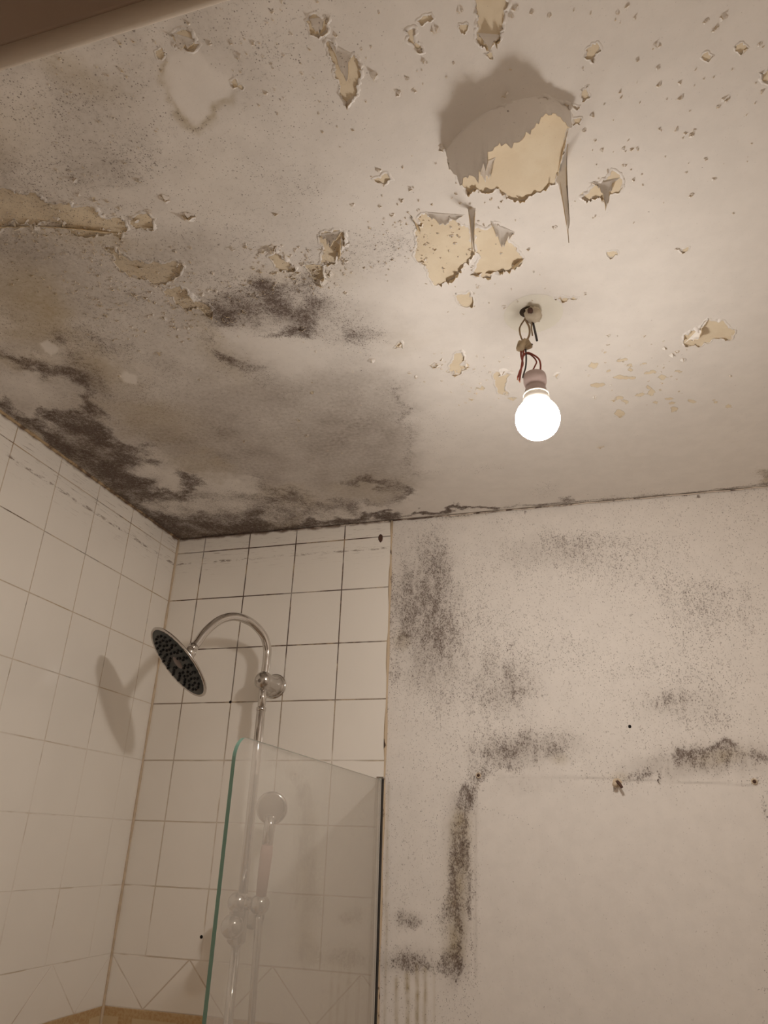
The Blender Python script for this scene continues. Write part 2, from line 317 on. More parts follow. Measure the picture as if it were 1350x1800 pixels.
W_DARK = [
 ([(835, 1365), (822, 1400), (815, 1450), (810, 1500), (806, 1540), (802, 1580), (800, 1640), (798, 1700)], 20, .6),
 ([(822, 1380), (823, 1500), (824, 1620)], 4, .7), ([(803, 1560), (803, 1660), (803, 1730)], 3, .75), ([(800, 1500), (790, 1540), (785, 1600)], 12, .5),
 ([(806, 1470), (810, 1520)], 11, .45), ([(815, 1380), (810, 1415)], 6, .55), ([(775, 1610), (772, 1650)], 8, .45), ([(835, 1500), (832, 1700)], 8, .35),
 ([(790, 1690), (770, 1700), (740, 1690), (700, 1680)], 18, .5), ('e', 790, 1690, 26, 22, 0, 0.46), ('e', 720, 1690, 45, 20, 5, 0.46), ('e', 800, 1735, 40, 30, 0, 0.28),
 ('e', 712, 1615, 26, 16, 10, 0.57), ('e', 730, 1625, 18, 12, 0, 0.41),
 ('e', 940, 1308, 80, 30, -8, 0.46), ('e', 865, 1320, 50, 38, 0, 0.41), ('e', 985, 1322, 34, 14, 15, 0.39), ('e', 880, 1350, 60, 14, 0, 0.35), ('e', 945, 1335, 5, 30, 0, 0.32), ('e', 920, 1385, 28, 18, 0, 0.32), ('e', 850, 1360, 10, 10, 0, 0.46),
 ([(1190, 1335), (1225, 1322), (1262, 1310), (1300, 1312), (1345, 1335)], 10, .6), ('e', 1275, 1335, 60, 26, 0, 0.46), ('e', 1200, 1335, 50, 22, 0, 0.32), ('e', 1130, 1360, 40, 14, 0, 0.41), ('e', 1330, 1370, 20, 12, 0, 0.46), ([(1345, 1385), (1350, 1470)], 5, .5),
 ([(1195, 1325), (1240, 1312), (1290, 1306)], 4, .6), ([(1278, 1310), (1284, 1370)], 6, .4), ([(1060, 1370), (1090, 1372), (1130, 1365)], 10, .45), ([(1155, 1365), (1155, 1378)], 3, .6),
 ([(850, 1422), (880, 1428), (920, 1440), (950, 1455)], 6, .45), ([(850, 1422), (872, 1426)], 3, .55), ('e', 950, 1530, 7, 12, 0, 0.32), ('e', 1070, 1510, 16, 12, 0, 0.17), ([(960, 1470), (975, 1500), (955, 1520)], 5, .18), ([(1000, 1425), (960, 1490)], 6, .15),
 ([(1092, 1400), (1100, 1470)], 3, .4), ([(1100, 1470), (1120, 1500)], 3, .22), ([(1205, 1400), (1218, 1440)], 3, .35), ([(1190, 1395), (1192, 1415)], 2.5, .4), ([(1230, 1480), (1245, 1560), (1250, 1620)], 3, .18), ([(1120, 1410), (1195, 1398)], 7, .22),
 ([(660, 912), (800, 902), (1000, 884), (1200, 868), (1350, 850)], 3.5, .45), ([(690, 910), (860, 897)], 5, .6), ('e', 800, 905, 46, 6.6, -5, 0.39), ('e', 1205, 870, 6.9, 5.5, 0, 0.83), ('e', 1228, 873, 4.6, 4.4, 0, 0.83), ('e', 870, 898, 5.75, 4.4, 0, 0.83), ('e', 925, 900, 3.45, 3.3, 0, 0.74),
 ('e', 735, 1040, 57.5, 121, 0, 0.33), ('e', 770, 1080, 39.1, 110, 0, 0.28), ('e', 710, 1060, 23, 66, 0, 0.27), ('e', 705, 1125, 18.4, 19.8, 0, 0.35), ('e', 695, 1190, 9.2, 27.5, 0, 0.37), ('e', 780, 1140, 27.6, 26.4, 0, 0.27), ('e', 740, 1100, 69, 132, 0, 0.23), ('e', 765, 950, 34.5, 66, 0, 0.27),
 ('e', 830, 1120, 57.5, 132, 0, 0.20), ('e', 890, 1200, 57.5, 66, 0, 0.27), ('e', 900, 1170, 18.4, 66, 0, 0.20), ('e', 930, 1220, 34.5, 11, 0, 0.23), ('e', 960, 975, 149.5, 55, 0, 0.20), ('e', 1000, 960, 34.5, 22, 0, 0.20), ('e', 1150, 1010, 207, 55, 20, 0.23), ('e', 1180, 950, 195.5, 26.4, 0, 0.20),
 ('e', 1250, 1080, 80.5, 66, 0, 0.20), ('e', 1165, 1230, 69, 13.2, 0, 0.31), ('e', 1175, 1245, 29.9, 22, 0, 0.27), ('e', 1250, 1210, 103.5, 66, 0, 0.22), ('e', 1260, 1270, 69, 22, 0, 0.27), ('e', 1100, 1180, 69, 22, 0, 0.20), ('e', 1000, 1150, 57.5, 44, 0, 0.17), ('e', 1040, 1070, 299, 165, 0, 0.19), ('e', 850, 1150, 138, 176, 0, 0.16), ('e', 1220, 1180, 161, 132, 0, 0.16),
 ('e', 1320, 1050, 34.5, 88, 0, 0.20), ('e', 730, 1240, 69, 66, 0, 0.20), ('e', 850, 1260, 115, 55, 0, 0.20), ('e', 1180, 1310, 100, 30, 0, 0.23), ('e', 760, 1440, 30, 60, 0, 0.23), ([(682, 1000), (686, 1190)], 5, .35), ('e', 760, 1580, 16, 20, 0, 0.18),
]
W_GREY = [('e', 745, 1060, 60, 120, 0, .32), ('e', 930, 1315, 90, 30, -5, .35), ('e', 1270, 1330, 90, 30, 0, .35), ('e', 920, 1380, 60, 20, 0, .16), ([(812, 1400), (805, 1560), (800, 1720)], 20, .35), ('e', 720, 1690, 60, 26, 0, .3),
 ('e', 890, 1210, 60, 50, 0, .22), ('e', 960, 970, 90, 30, 0, .18), ('e', 1160, 1350, 80, 20, 0, .25), ('e', 712, 1615, 26, 16, 10, .25), ('e', 1200, 1240, 80, 30, 0, .15), ('e', 770, 1170, 60, 60, 0, .2)]
W_OCHRE = [([(812, 1440), (804, 1560), (799, 1680)], 18, .7), ('e', 1265, 1330, 50, 14, -10, .45), ('e', 706, 1125, 14, 16, 0, .5), ([(697, 1720), (697, 1830)], 3, .8), ([(716, 1710), (717, 1830)], 3.5, .9), ([(733, 1695), (734, 1830)], 3, .9), ([(747, 1700), (747, 1830)], 3, .85), ([(762, 1710), (764, 1800)], 2.5, .25),
 ([(683, 1380), (680, 1500), (676, 1830)], 2.5, .45), ('e', 985, 1335, 16, 10, 0, .3), ('e', 820, 905, 40, 6, -8, .3), ('e', 1090, 1365, 16, 8, 0, .3)]
W_LINE = [([(880, 1365), (1010, 1366), (1130, 1372), (1330, 1380)], 1.6, .35), ([(838, 1370), (836, 1500), (836, 1720)], 2.5, .22)]
W_CLEAN = [('p', [(846, 1395), (960, 1400), (1080, 1400), (1330, 1384), (1338, 1500), (1338, 2000), (842, 2000), (846, 1600)], 14, .8), ('p', [(860, 1372), (1060, 1376), (1060, 1395), (860, 1410)], 12, .35), ('e', 735, 1400, 46, 70, 0, .3), ('e', 740, 1650, 60, 10, 0, .6)]

def wall_values(X):
    px, py = to_px(X)
    wx = (fbm(X[:, 0] * 30, X[:, 2] * 18, 4) - .5); wy = (fbm(X[:, 0] * 30 + 40, X[:, 2] * 18 + 9, 4) - .5)
    ax, ay = px + wx * 24, py + wy * 26
    clean = paint(px + wx * 8, py + wy * 8, W_CLEAN)
    keep = paint(px, py, [s for s in W_DARK if s[0] != 'e' and s[0] != 'p' and s[1] <= 6])
    streak = .65 + .7 * fbm(X[:, 0] * 80, X[:, 2] * 30, 4)
    e = np.clip((HC - X[:, 2]) / .04, 0, 1)
    dark = np.clip(paint(px + (ax - px) * e, py + (ay - py) * e, W_DARK) * streak, 0, 1) * (1 - clean * .6)
    grey = np.clip(paint(ax, ay, W_GREY) * streak, 0, 1) * (1 - clean * .8)
    ochre = np.clip(paint(px + wx * 4, py, W_OCHRE) * (.3 + 1.3 * fbm(X[:, 0] * 60, X[:, 2] * 60 + 7, 4)), 0, 1)
    grey = np.maximum(grey, paint(px, py, W_LINE))
    haze = .05 * (fbm(X[:, 0] * 8, X[:, 2] * 8, 4))
    dark = np.clip(np.maximum(dark, (.13 + .22 * fbm(X[:, 0] * 14, X[:, 2] * 10, 4)) * (1 - clean)), 0, 1)
    return dict(dark=dark, grey=grey, ochre=ochre, peel=np.full(px.shape, -1.))
def set_attrs(me, vals):
    for k, v in vals.items():
        a = me.attributes.new(k, 'FLOAT', 'POINT'); a.data.foreach_set('value', np.asarray(v, np.float32))

# ------------------------------------------------------------------ materials
class NT:
    def __init__(s, name):
        s.m = bpy.data.materials.new(name); s.m.use_nodes = True; s.t = s.m.node_tree; s.t.nodes.clear()
        s.out = s.t.nodes.new('ShaderNodeOutputMaterial')
    def n(s, kind, **kw):
        nd = s.t.nodes.new(kind)
        for k, v in kw.items(): setattr(nd, k, v)
        return nd
    def put(s, sock, v):
        if hasattr(v, 'is_output'): s.t.links.new(v, sock)
        else: sock.default_value = v
    def math(s, op, a, b=0.0, c=0.0, clamp=False):
        nd = s.n('ShaderNodeMath', operation=op, use_clamp=clamp)
        s.put(nd.inputs[0], a); s.put(nd.inputs[1], b); s.put(nd.inputs[2], c); return nd.outputs[0]
    def mix(s, f, a, b):
        nd = s.n('ShaderNodeMix', data_type='RGBA')
        s.put(nd.inputs[0], f); s.put(nd.inputs[6], a); s.put(nd.inputs[7], b); return nd.outputs[2]
    def ss(s, x, lo, hi):
        nd = s.n('ShaderNodeMapRange', interpolation_type='SMOOTHSTEP')
        s.put(nd.inputs[0], x); s.put(nd.inputs[1], lo); s.put(nd.inputs[2], hi); return nd.outputs[0]
    def pos(s): return s.n('ShaderNodeNewGeometry').outputs['Position']
    def noise(s, vec, scale, detail=2, rough=.5, dist=0):
        nd = s.n('ShaderNodeTexNoise'); s.put(nd.inputs['Vector'], vec); s.put(nd.inputs['Scale'], scale); s.put(nd.inputs['Detail'], detail)
        s.put(nd.inputs['Roughness'], rough); s.put(nd.inputs['Distortion'], dist); return nd.outputs[0]
    def sepxyz(s, v):
        nd = s.n('ShaderNodeSeparateXYZ'); s.put(nd.inputs[0], v); return nd.outputs
    def scale(s, v, xyz):
        nd = s.n('ShaderNodeVectorMath', operation='MULTIPLY'); s.put(nd.inputs[0], v); nd.inputs[1].default_value = xyz; return nd.outputs[0]
    def attr(s, name): return s.n('ShaderNodeAttribute', attribute_name=name).outputs['Fac']
    def bump(s, h, dist, strength=1):
        nd = s.n('ShaderNodeBump'); nd.inputs['Strength'].default_value = strength; nd.inputs['Distance'].default_value = dist; s.put(nd.inputs['Height'], h); return nd.outputs[0]
    def bsdf(s, color, rough=.5, metal=0, normal=None, **kw):
        b = s.n('ShaderNodeBsdfPrincipled'); s.put(b.inputs['Base Color'], color); s.put(b.inputs['Roughness'], rough); s.put(b.inputs['Metallic'], metal)
        if normal is not None: s.put(b.inputs['Normal'], normal)
        for k, v in kw.items(): s.put(b.inputs[k.replace('_', ' ')], v)
        s.t.links.new(b.outputs[0], s.out.inputs[0]); s.b = b; return b
def simple(name, c, rough=.5, metal=0, bscale=0, bdist=.0005, var=.0, vscale=40):
    k = NT(name); p = k.pos(); c4 = (*c, 1)
    if var: colr = k.mix(k.noise(p, vscale, 4), tuple(x * (1 - var) for x in c) + (1,), tuple(min(1, x * (1 + var)) for x in c) + (1,))
    else: colr = c4
    k.bsdf(colr, rough, metal, k.bump(k.noise(p, bscale, 3), bdist) if bscale else None)
    return k.m

PAINT = (.83, .80, .765, 1); CREAM = (.81, .72, .56, 1)
def stained(name, paint_c, vertical=False, fs=430):
    k = NT(name); p = k.pos()
    pf = k.scale(p, (1, 1, .66)) if vertical else p
    n1 = k.noise(pf, fs, 2, .6); n2 = k.noise(pf, 120, 5, .6); n3 = k.noise(p, 26, 4, .6); nj = k.noise(p, 75, 5, .65)
    dark, grey, ochre, peel = (k.attr(a) for a in ('dark', 'grey', 'ochre', 'peel'))
    base = k.mix(k.ss(n3, .3, .7), paint_c, tuple(c * .95 for c in paint_c[:3]) + (1,))
    pm = k.ss(k.math('ADD', peel, k.math('MULTIPLY_ADD', nj, .5, -.25)), -.015, .015)
    cream = k.mix(k.ss(n3, .35, .65), CREAM, (.76, .66, .50, 1))
    c = k.mix(pm, base, cream)
    c = k.mix(k.math('MULTIPLY', grey, k.math('MULTIPLY_ADD', n2, 1.2, .45), clamp=True), c, (.29, .25, .215, 1))
    c = k.mix(k.math('MULTIPLY', ochre, k.math('MULTIPLY_ADD', n2, 1.0, .35), clamp=True), c, (.45, .375, .245, 1))
    soft = k.math('MULTIPLY', k.ss(dark, .32, 1.0), k.math('MULTIPLY_ADD', n2, 1.3, .15), clamp=True)
    c = k.mix(k.math('MULTIPLY', soft, .5 if vertical else .85), c, (.17, .125, .095, 1) if vertical else (.14, .10, .08, 1))
    mixn = k.math('ADD', k.math('MULTIPLY', n1, .6), k.math('MULTIPLY', n2, .4))
    sp = k.ss(k.math('SUBTRACT', mixn, k.math('MULTIPLY_ADD', dark, -.225, .665)), -.06, .07)
    big = k.noise(p, 150, 2, .5)
    sp2 = k.ss(k.math('SUBTRACT', big, k.math('MULTIPLY_ADD', dark, -.13, .76)), 0, .03)
    sp = k.math('MAXIMUM', k.math('MULTIPLY', sp, k.math('MULTIPLY_ADD', dark, .5, .25, clamp=True)), k.math('MULTIPLY', sp2, .6))
    c = k.mix(sp, c, (.15, .11, .09, 1) if vertical else (.11, .08, .065, 1))
    for vs, am, off in ((330, 1.25, .02), (150, .55, 0.0)):
        vo = k.n('ShaderNodeTexVoronoi', feature='F1'); k.put(vo.inputs['Vector'], p if not vertical else k.scale(p, (1, 1, .8))); vo.inputs['Scale'].default_value = vs; vo.inputs['Randomness'].default_value = 1.0
        rnd = k.sepxyz(vo.outputs['Color'])[0]
        rad_ = k.math('MULTIPLY', k.math('SQRT', k.math('MAXIMUM', k.math('SUBTRACT', k.math('MULTIPLY_ADD', dark, am, off), rnd), 0.0)), .55)
        dot = k.math('SUBTRACT', 1.0, k.ss(k.math('SUBTRACT', vo.outputs['Distance'], rad_), -.10, .06))
        dot = k.math('MULTIPLY', dot, k.math('GREATER_THAN', rad_, .02))
        c = k.mix(k.math('MULTIPLY', dot, .62), c, (.095, .065, .052, 1))
    h = k.math('ADD', k.math('MULTIPLY', pm, -1.0), k.math('MULTIPLY', n2, .25))
    k.bsdf(c, .75, 0, k.bump(h, .0012, .8), Specular_IOR_Level=.25)
    return k.m
M_CEIL = stained('ceiling paint', PAINT)
M_WALLP = stained('wall plaster', (.84, .80, .76, 1), vertical=True, fs=300)
M_BACK = simple('cream paint underside', (.70, .58, .40), .8, 0, 60, .0008, .12, 30)

def tile_mat(name, horiz, c0, darkness):
    """15 cm glazed tiles, grout stained brown; below z 1.30 a row of half diamonds and an ochre border"""
    k = NT(name); p = k.pos(); s = k.sepxyz(p)
    u = s[0] if horiz == 'x' else k.math('MULTIPLY', s[1], -1.0); z = s[2]
    T = .15; Z8 = 2.20057 - .9; Z9 = 1.1930
    wob = k.math('MULTIPLY_ADD', k.noise(p, 9, 2), .0016, -.0008)
    def line(v, off):      # distance to the nearest joint
        f = k.math('FRACT', k.math('DIVIDE', k.math('SUBTRACT', k.math('ADD', v, wob), off - 10 * T), T))
        return k.math('MULTIPLY', k.math('MINIMUM', f, k.math('SUBTRACT', 1.0, f)), T)
    du = line(u, c0); dz = line(z, 2.20057)
    upper = k.math('GREATER_THAN', z, Z8 - .001); border = k.math('LESS_THAN', z, Z9)
    # zigzag between Z9 and Z8, period .2121
    f = k.math('FRACT', k.math('DIVIDE', u, .2146)); tri = k.math('ABSOLUTE', k.math('SUBTRACT', f, .5))   # .5 at tops
    dd = k.math('MULTIPLY', k.math('ABSOLUTE', k.math('SUBTRACT', k.math('SUBTRACT', z, Z9), k.math('MULTIPLY', tri, 2 * (Z8 - Z9)))), .707)
    dlow = k.math('MINIMUM', dd, k.math('MINIMUM', k.math('ABSOLUTE', k.math('SUBTRACT', z, Z9)), k.math('ABSOLUTE', k.math('SUBTRACT', z, Z8))))
    dup = k.math('MINIMUM', du, dz)
    d = k.math('ADD', k.math('MULTIPLY', dup, upper), k.math('MULTIPLY', dlow, k.math('SUBTRACT', 1.0, upper)))
    g = k.math('SUBTRACT', 1.0, k.ss(d, .0006 + .0004 * darkness, .0015 + .0007 * darkness))
    vis = k.noise(p, 5.5, 3, .6)
    # grout colour
    up = k.ss(z, 1.62, 2.05)
    dk = k.math('MULTIPLY', k.ss(k.noise(p, 13, 5, .7), .56 - darkness * .20, .68 - darkness * .16), k.math('MULTIPLY_ADD', up, .85, .15))
    gc = k.mix(k.noise(p, 30, 3), (.60, .47, .31, 1), (.42, .31, .20, 1))
    gc = k.mix(dk, gc, (.10, .06, .045, 1))
    tc = k.mix(k.ss(k.noise(p, 4, 3), .3, .7), (.91, .875, .82, 1), (.94, .905, .85, 1))
    # grime streaks under the ceiling
    gp = k.noise(k.scale(p, (10, 10, 160)), 1.6, 5, .75)
    near = k.ss(z, 2.24, 2.35)
    gr = k.math('MULTIPLY', k.ss(gp, .56, .66), near)
    lane = k.math('SUBTRACT', 1.0, k.ss(k.math('ABSOLUTE', k.math('SUBTRACT', z, 2.316)), .0015, .006))
    gr2 = k.math('MULTIPLY', lane, k.ss(k.noise(k.scale(p, (14, 14, 50)), 1.5, 5, .8), .50, .62))
    top = k.ss(k.math('ADD', z, k.math('MULTIPLY', k.noise(p, 30, 4), .02)), 2.398, 2.408)
    spots = k.ss(k.noise(p, 210, 3, .6), .73, .77)
    gr = k.math('MAXIMUM', k.math('MULTIPLY', gr, .45), k.math('MAXIMUM', k.math('MULTIPLY', gr2, .75), k.math('MAXIMUM', k.math('MULTIPLY', top, .9), k.math('MULTIPLY', k.math('MULTIPLY', spots, k.ss(z, 2.0, 2.4)), .7))))
    g2 = k.math('MULTIPLY', g, k.math('MULTIPLY_ADD', up, .40, .60))
    c = k.mix(k.math('MULTIPLY', g2, k.math('MAXIMUM', k.ss(vis, .50 - .16 * darkness, .66 - .16 * darkness), k.math('MULTIPLY_ADD', up, .45, .22))), tc, gc)
    c = k.mix(gr, c, (.16, .10, .065, 1))
    # ochre border
    fb = k.math('FRACT', k.math('DIVIDE', k.math('ADD', u, .09), .155)); ring = k.math('ABSOLUTE', k.math('SUBTRACT', fb, .5))
    zz = k.math('ABSOLUTE', k.math('SUBTRACT', z, Z9 - .06))
    fr = k.math('MAXIMUM', k.ss(ring, .37, .39), k.ss(zz, .040, .043))
    orn = k.ss(k.noise(p, 150, 3, .6), .42, .6)
    bc = k.mix(fr, (.66, .53, .33, 1), k.mix(orn, (.60, .44, .25, 1), (.54, .36, .19, 1)))
    c = k.mix(border, c, bc)
    rough = k.math('MULTIPLY_ADD', g, .4, .16)
    h = k.math('ADD', k.math('MULTIPLY', g, -1.0), k.math('MULTIPLY', k.noise(p, 11, 2), .6))
    k.bsdf(c, rough, 0, k.bump(h, .0012, .5), Specular_IOR_Level=.5)
    return k.m
M_TB = tile_mat('back wall tiles', 'x', .0939, 1.0)
M_TL = tile_mat('left wall tiles', 'y', .0887, .25)
M_PLAIN = simple('plain warm wall paint', (.84, .79, .73), .8, 0, 80, .0004, .04, 6)
M_FLOOR = simple('floor tiles beige', (.66, .58, .50), .35, 0, 0, 0, .06, 8)
M_FRAME = simple('door frame brown wood', (.40, .31, .25), .4, 0, 30, .0006, .06, 20)
M_BEAD = simple('cream bead', (.80, .72, .62), .4, 0, 30, .0006, .05, 20)
M_CAULK = simple('aged caulk', (.66, .54, .40), .6, 0, 200, .0008, .25, 60)
M_CHROME = simple('chrome', (.66, .63, .60), .08, 1, 0, 0)
M_CHROME2 = simple('dull chrome', (.58, .55, .52), .2, 1, 0, 0)
M_FACE = simple('dark grey spray face', (.022, .028, .028), .5, 0, 0, 0)
M_HALL = simple('hall paint', (.75, .68, .60), .8, 0, 60, .0004, .04, 6)
M_NOZ = simple('black rubber nozzle', (.012, .013, .015), .5, 0, 0, 0)
M_DISC = simple('grey centre disc', (.16, .12, .11), .35, 0, 0, 0)
M_ALU = simple('white lacquered profile', (.70, .67, .62), .35, 0, 0, 0)
M_GASKET = simple('black gasket', (.015, .013, .012), .6)
M_PLASTIC = simple('grey socket plastic', (.46, .36, .34), .5, 0, 150, .0003, .08, 60)
M_RING = simple('white plastic', (.85, .82, .76), .4)
M_RED = simple('red wire sleeve', (.27, .05, .03), .45, 0, 0, 0, .2, 90)
M_BLACK = simple('dark wire sleeve', (.035, .028, .028), .5)
M_OLD = simple('old cloth wire', (.33, .24, .15), .85, 0, 300, .0006, .3, 150)
M_BLOCK = simple('yellowed connector block', (.42, .32, .20), .55, 0, 120, .001, .35, 90)
M_PLASTER = simple('crumbling plaster', (.60, .53, .42), .95, 0, 90, .002, .15, 60)
M_PATCH = simple('smooth filler', (.80, .78, .70), .8, 0, 60, .0006, .04, 40)
M_DHOLE = simple('rough hole edge', (.06, .042, .028), .95, 0, 200, .001, .4, 120)
M_HOLE = simple('dark hole', (.012, .008, .006), .95)
M_RUST = simple('rusty screw', (.10, .05, .035), .7, .3, 200, .0004, .4, 200)
M_COPPER = simple('bare copper', (.75, .35, .18), .35, 1)
M_PINK = simple('pinkish handle', (.52, .33, .29), .45)

k = NT('shower screen glass'); p = k.pos()
gg = k.n('ShaderNodeNewGeometry'); dt = k.n('ShaderNodeVectorMath', operation='DOT_PRODUCT'); k.t.links.new(gg.outputs['Normal'], dt.inputs[0]); k.t.links.new(gg.outputs['Incoming'], dt.inputs[1])
fres = k.math('MULTIPLY_ADD', k.math('POWER', k.math('SUBTRACT', 1.0, k.math('ABSOLUTE', dt.outputs['Value'])), 5.0), .92, .05)
tr = k.n('ShaderNodeBsdfTransparent'); tr.inputs[0].default_value = (.95, .955, .94, 1)
gl = k.n('ShaderNodeBsdfGlossy'); gl.inputs['Roughness'].default_value = .012; gl.inputs['Color'].default_value = (.95, .95, .95, 1)
df = k.n('ShaderNodeBsdfDiffuse'); df.inputs[0].default_value = (.60, .555, .51, 1)
m1 = k.n('ShaderNodeMixShader'); k.put(m1.inputs[0], fres); k.t.links.new(tr.outputs[0], m1.inputs[1]); k.t.links.new(gl.outputs[0], m1.inputs[2])
m2 = k.n('ShaderNodeMixShader'); 
st = k.noise(k.scale(p, (1, 330, 2.2)), 1.0, 3, .5)
k.put(m2.inputs[0], k.math('MULTIPLY_ADD', st, .06, .24)); k.t.links.new(m1.outputs[0], m2.inputs[1]); k.t.links.new(df.outputs[0], m2.inputs[2])
k.t.links.new(m2.outputs[0], k.out.inputs[0]); M_GLASS = k.m
M_GEDGE = simple('green glass edge', (.20, .36, .30), .2)

k = NT('lit bulb globe'); nz = k.sepxyz(k.n('ShaderNodeNewGeometry').outputs['Normal'])[2]
em = k.n('ShaderNodeEmission'); em.inputs[0].default_value = BULB_COL
fall = k.ss(nz, .75, -.35)       # an LED bulb gives little light back towards its base
nd = k.n('ShaderNodeMapRange', interpolation_type='SMOOTHSTEP'); k.put(nd.inputs[0], nz); nd.inputs[1].default_value = -.90; nd.inputs[2].default_value = .45; nd.inputs[3].default_value = 1.0; nd.inputs[4].default_value = .10
k.put(em.inputs[1], k.math('MULTIPLY', nd.outputs[0], BULB_STRENGTH)); k.t.links.new(em.outputs[0], k.out.inputs[0]); M_BULB = k.m

# ------------------------------------------------------------------ the room
def grid(name, o, du, dv, nu, nv, values, mat, parent=None, skip=None):
    o, du, dv = map(np.array, (o, du, dv))
    U, V = np.meshgrid(np.arange(nu + 1) / nu, np.arange(nv + 1) / nv)
    X = o + U.reshape(-1, 1) * du + V.reshape(-1, 1) * dv
    i = np.arange(nu * nv); r, c = i // nu, i % nu; a = r * (nu + 1) + c
    F = np.stack([a, a + 1, a + nu + 2, a + nu + 1], 1)
    me = bpy.data.meshes.new(name); me.vertices.add(len(X)); me.vertices.foreach_set('co', X.astype(np.float32).ravel())
    me.loops.add(F.size); me.loops.foreach_set('vertex_index', F.ravel().astype(np.int32)); me.polygons.add(len(F))
    me.polygons.foreach_set('loop_start', (np.arange(len(F)) * 4).astype(np.int32)); me.update(calc_edges=True); me.validate()
    set_attrs(me, values(X))
    return link(name, me, mat, parent), X
ceiling, _ = grid('ceiling', (0, 0, HC), (XR, 0, 0), (0, YF, 0), 475, 394, ceiling_values, M_CEIL)
tag(ceiling, kind='structure')
md = ceiling.modifiers.new('thickness', 'SOLIDIFY'); md.thickness = .06; md.offset = -1
YP = .006
back, _ = grid('wall_back', (TX, YP, 1.0), (XR - TX, 0, 0), (0, 0, HC - 1.0), 300, 345, wall_values, M_WALLP)
tag(back, kind='structure')
def struct(name, lo, hi, mat, bev=0):
    return tag(boxobj(name, lo, hi, mat, None, bev), kind='structure')
boxobj('wall_core', (-.1, YP + .004, 0), (XR + .1, .12, HC + .05), M_PLAIN, back)
boxobj('wall_base', (TX, YP, 0), (XR, .02, 1.0), M_PLAIN, back)
boxobj('tile_panel', (0, 0, 0), (TX, .012, HC - .0005), M_TB, back)
struct('wall_left', (-.1, YF - .1, 0), (0, 0, HC), M_TL)
struct('wall_right', (XR, YF - .1, 0), (XR + .1, 0, HC), M_PLAIN)
DX0, DX1, DH = .80, 1.66, 2.03
bm = bmesh.new()
box(bm, (0, YF - .10, 0), (DX0 - .03, YF, HC)); box(bm, (DX1 + .03, YF - .10, 0), (XR, YF, HC)); box(bm, (DX0 - .03, YF - .10, DH + .03), (DX1 + .03, YF, HC))
wall_front = tag(obj('wall_front', bm, M_PLAIN, None, False), kind='structure')
struct('floor', (-.1, -2.6, -.06), (XR + .1, .12, 0), M_FLOOR)
for lo, hi in (((-.1, -2.7, 0), (XR + .1, -2.6, HC)), ((-.1, -2.6, 0), (0, YF - .1, HC)), ((XR, -2.6, 0), (XR + .1, YF - .1, HC)), ((-.1, -2.7, HC), (XR + .1, YF - .1, HC + .06))):
    boxobj('hall_panel', lo, hi, M_HALL, wall_front)
# door frame whose head crosses the top left corner of the view
door = tag(empty('door_1', ((DX0 + DX1) / 2, YF - .07, 0)), kind='structure')
def rounded_bar(name, lo, hi, bev):
    bm = bmesh.new(); box(bm, lo, hi, bev, 6); o = obj(name, bm, M_FRAME, door, True)
    return o
rounded_bar('frame_head', (DX0 - .03, YF - .16, DH), (DX1 + .03, YF - .003, DH + .10), .005)
bm = bmesh.new(); tube(bm, [(DX0 - .03, -1.573, 2.036), (1.2, -1.573, 2.036), (DX1 + .03, -1.573, 2.036)], .0085, 24); bead = obj('head_bead', bm, M_BEAD, door); tag(bead, 'cream rounded bead')
rounded_bar('frame_jamb', (DX0 - .045, YF - .16, 0), (DX0, YF + .008, DH + .012), .013)
rounded_bar('frame_jamb', (DX1, YF - .16, 0), (DX1 + .045, YF + .008, DH + .012), .013)
# sealant beads
bm = bmesh.new(); tube(bm, [(.002, -.002, z) for z in np.linspace(0, HC - .001, 60)], [.0032 + .0012 * math.sin(i * 1.7) * math.sin(i * .61) for i in range(60)], 8)
tag(obj('trim_1', bm, M_CAULK), kind='structure')
k = NT('mouldy sealant'); p = k.pos(); z = k.sepxyz(p)[2]
nn = k.noise(k.scale(p, (1, 1, .35)), 60, 4, .7)
k.bsdf(k.mix(k.ss(nn, .56, .64), (.60, .48, .34, 1), (.09, .055, .035, 1)), .6); M_SEAL = k.m
bm = bmesh.new(); tube(bm, [(TX + .001, .003, z) for z in np.linspace(0, HC - .001, 60)], [.0038 + .0012 * math.sin(i * 1.3) for i in range(60)], 8)
tag(obj('trim_2', bm, M_SEAL), kind='structure')
bm = bmesh.new(); tube(bm, [(x, .001, HC - .001 - .002 * abs(math.sin(x * 31))) for x in np.linspace(.0, XR, 90)], [.0010 + .0007 * abs(math.sin(i * 1.3)) for i in range(90)], 8)
k = NT('grimy ceiling seam'); p = k.pos()
nn = k.noise(k.scale(p, (.5, 1, 1)), 50, 4, .7); xx = k.sepxyz(p)[0]
k.bsdf(k.mix(k.ss(k.math('SUBTRACT', nn, k.math('MULTIPLY', xx, .16)), .30, .42), (.74, .66, .58, 1), (.10, .06, .045, 1)), .8); M_SEAM = k.m
tag(obj('trim_3', bm, M_SEAM), kind='structure')
bm = bmesh.new(); tube(bm, [(.001, y, HC - .0015) for y in np.linspace(.0, YF, 60)], [.003 + .0016 * abs(math.sin(i * 1.1)) for i in range(60)], 8)
k = NT('brown left seam'); p = k.pos(); yy = k.sepxyz(p)[1]
k.bsdf(k.mix(k.ss(k.math('ADD', k.noise(p, 30, 4, .7), k.math('MULTIPLY', yy, .25)), .32, .5), (.48, .36, .22, 1), (.14, .09, .06, 1)), .8)
tag(obj('trim_4', bm, k.m), kind='structure')

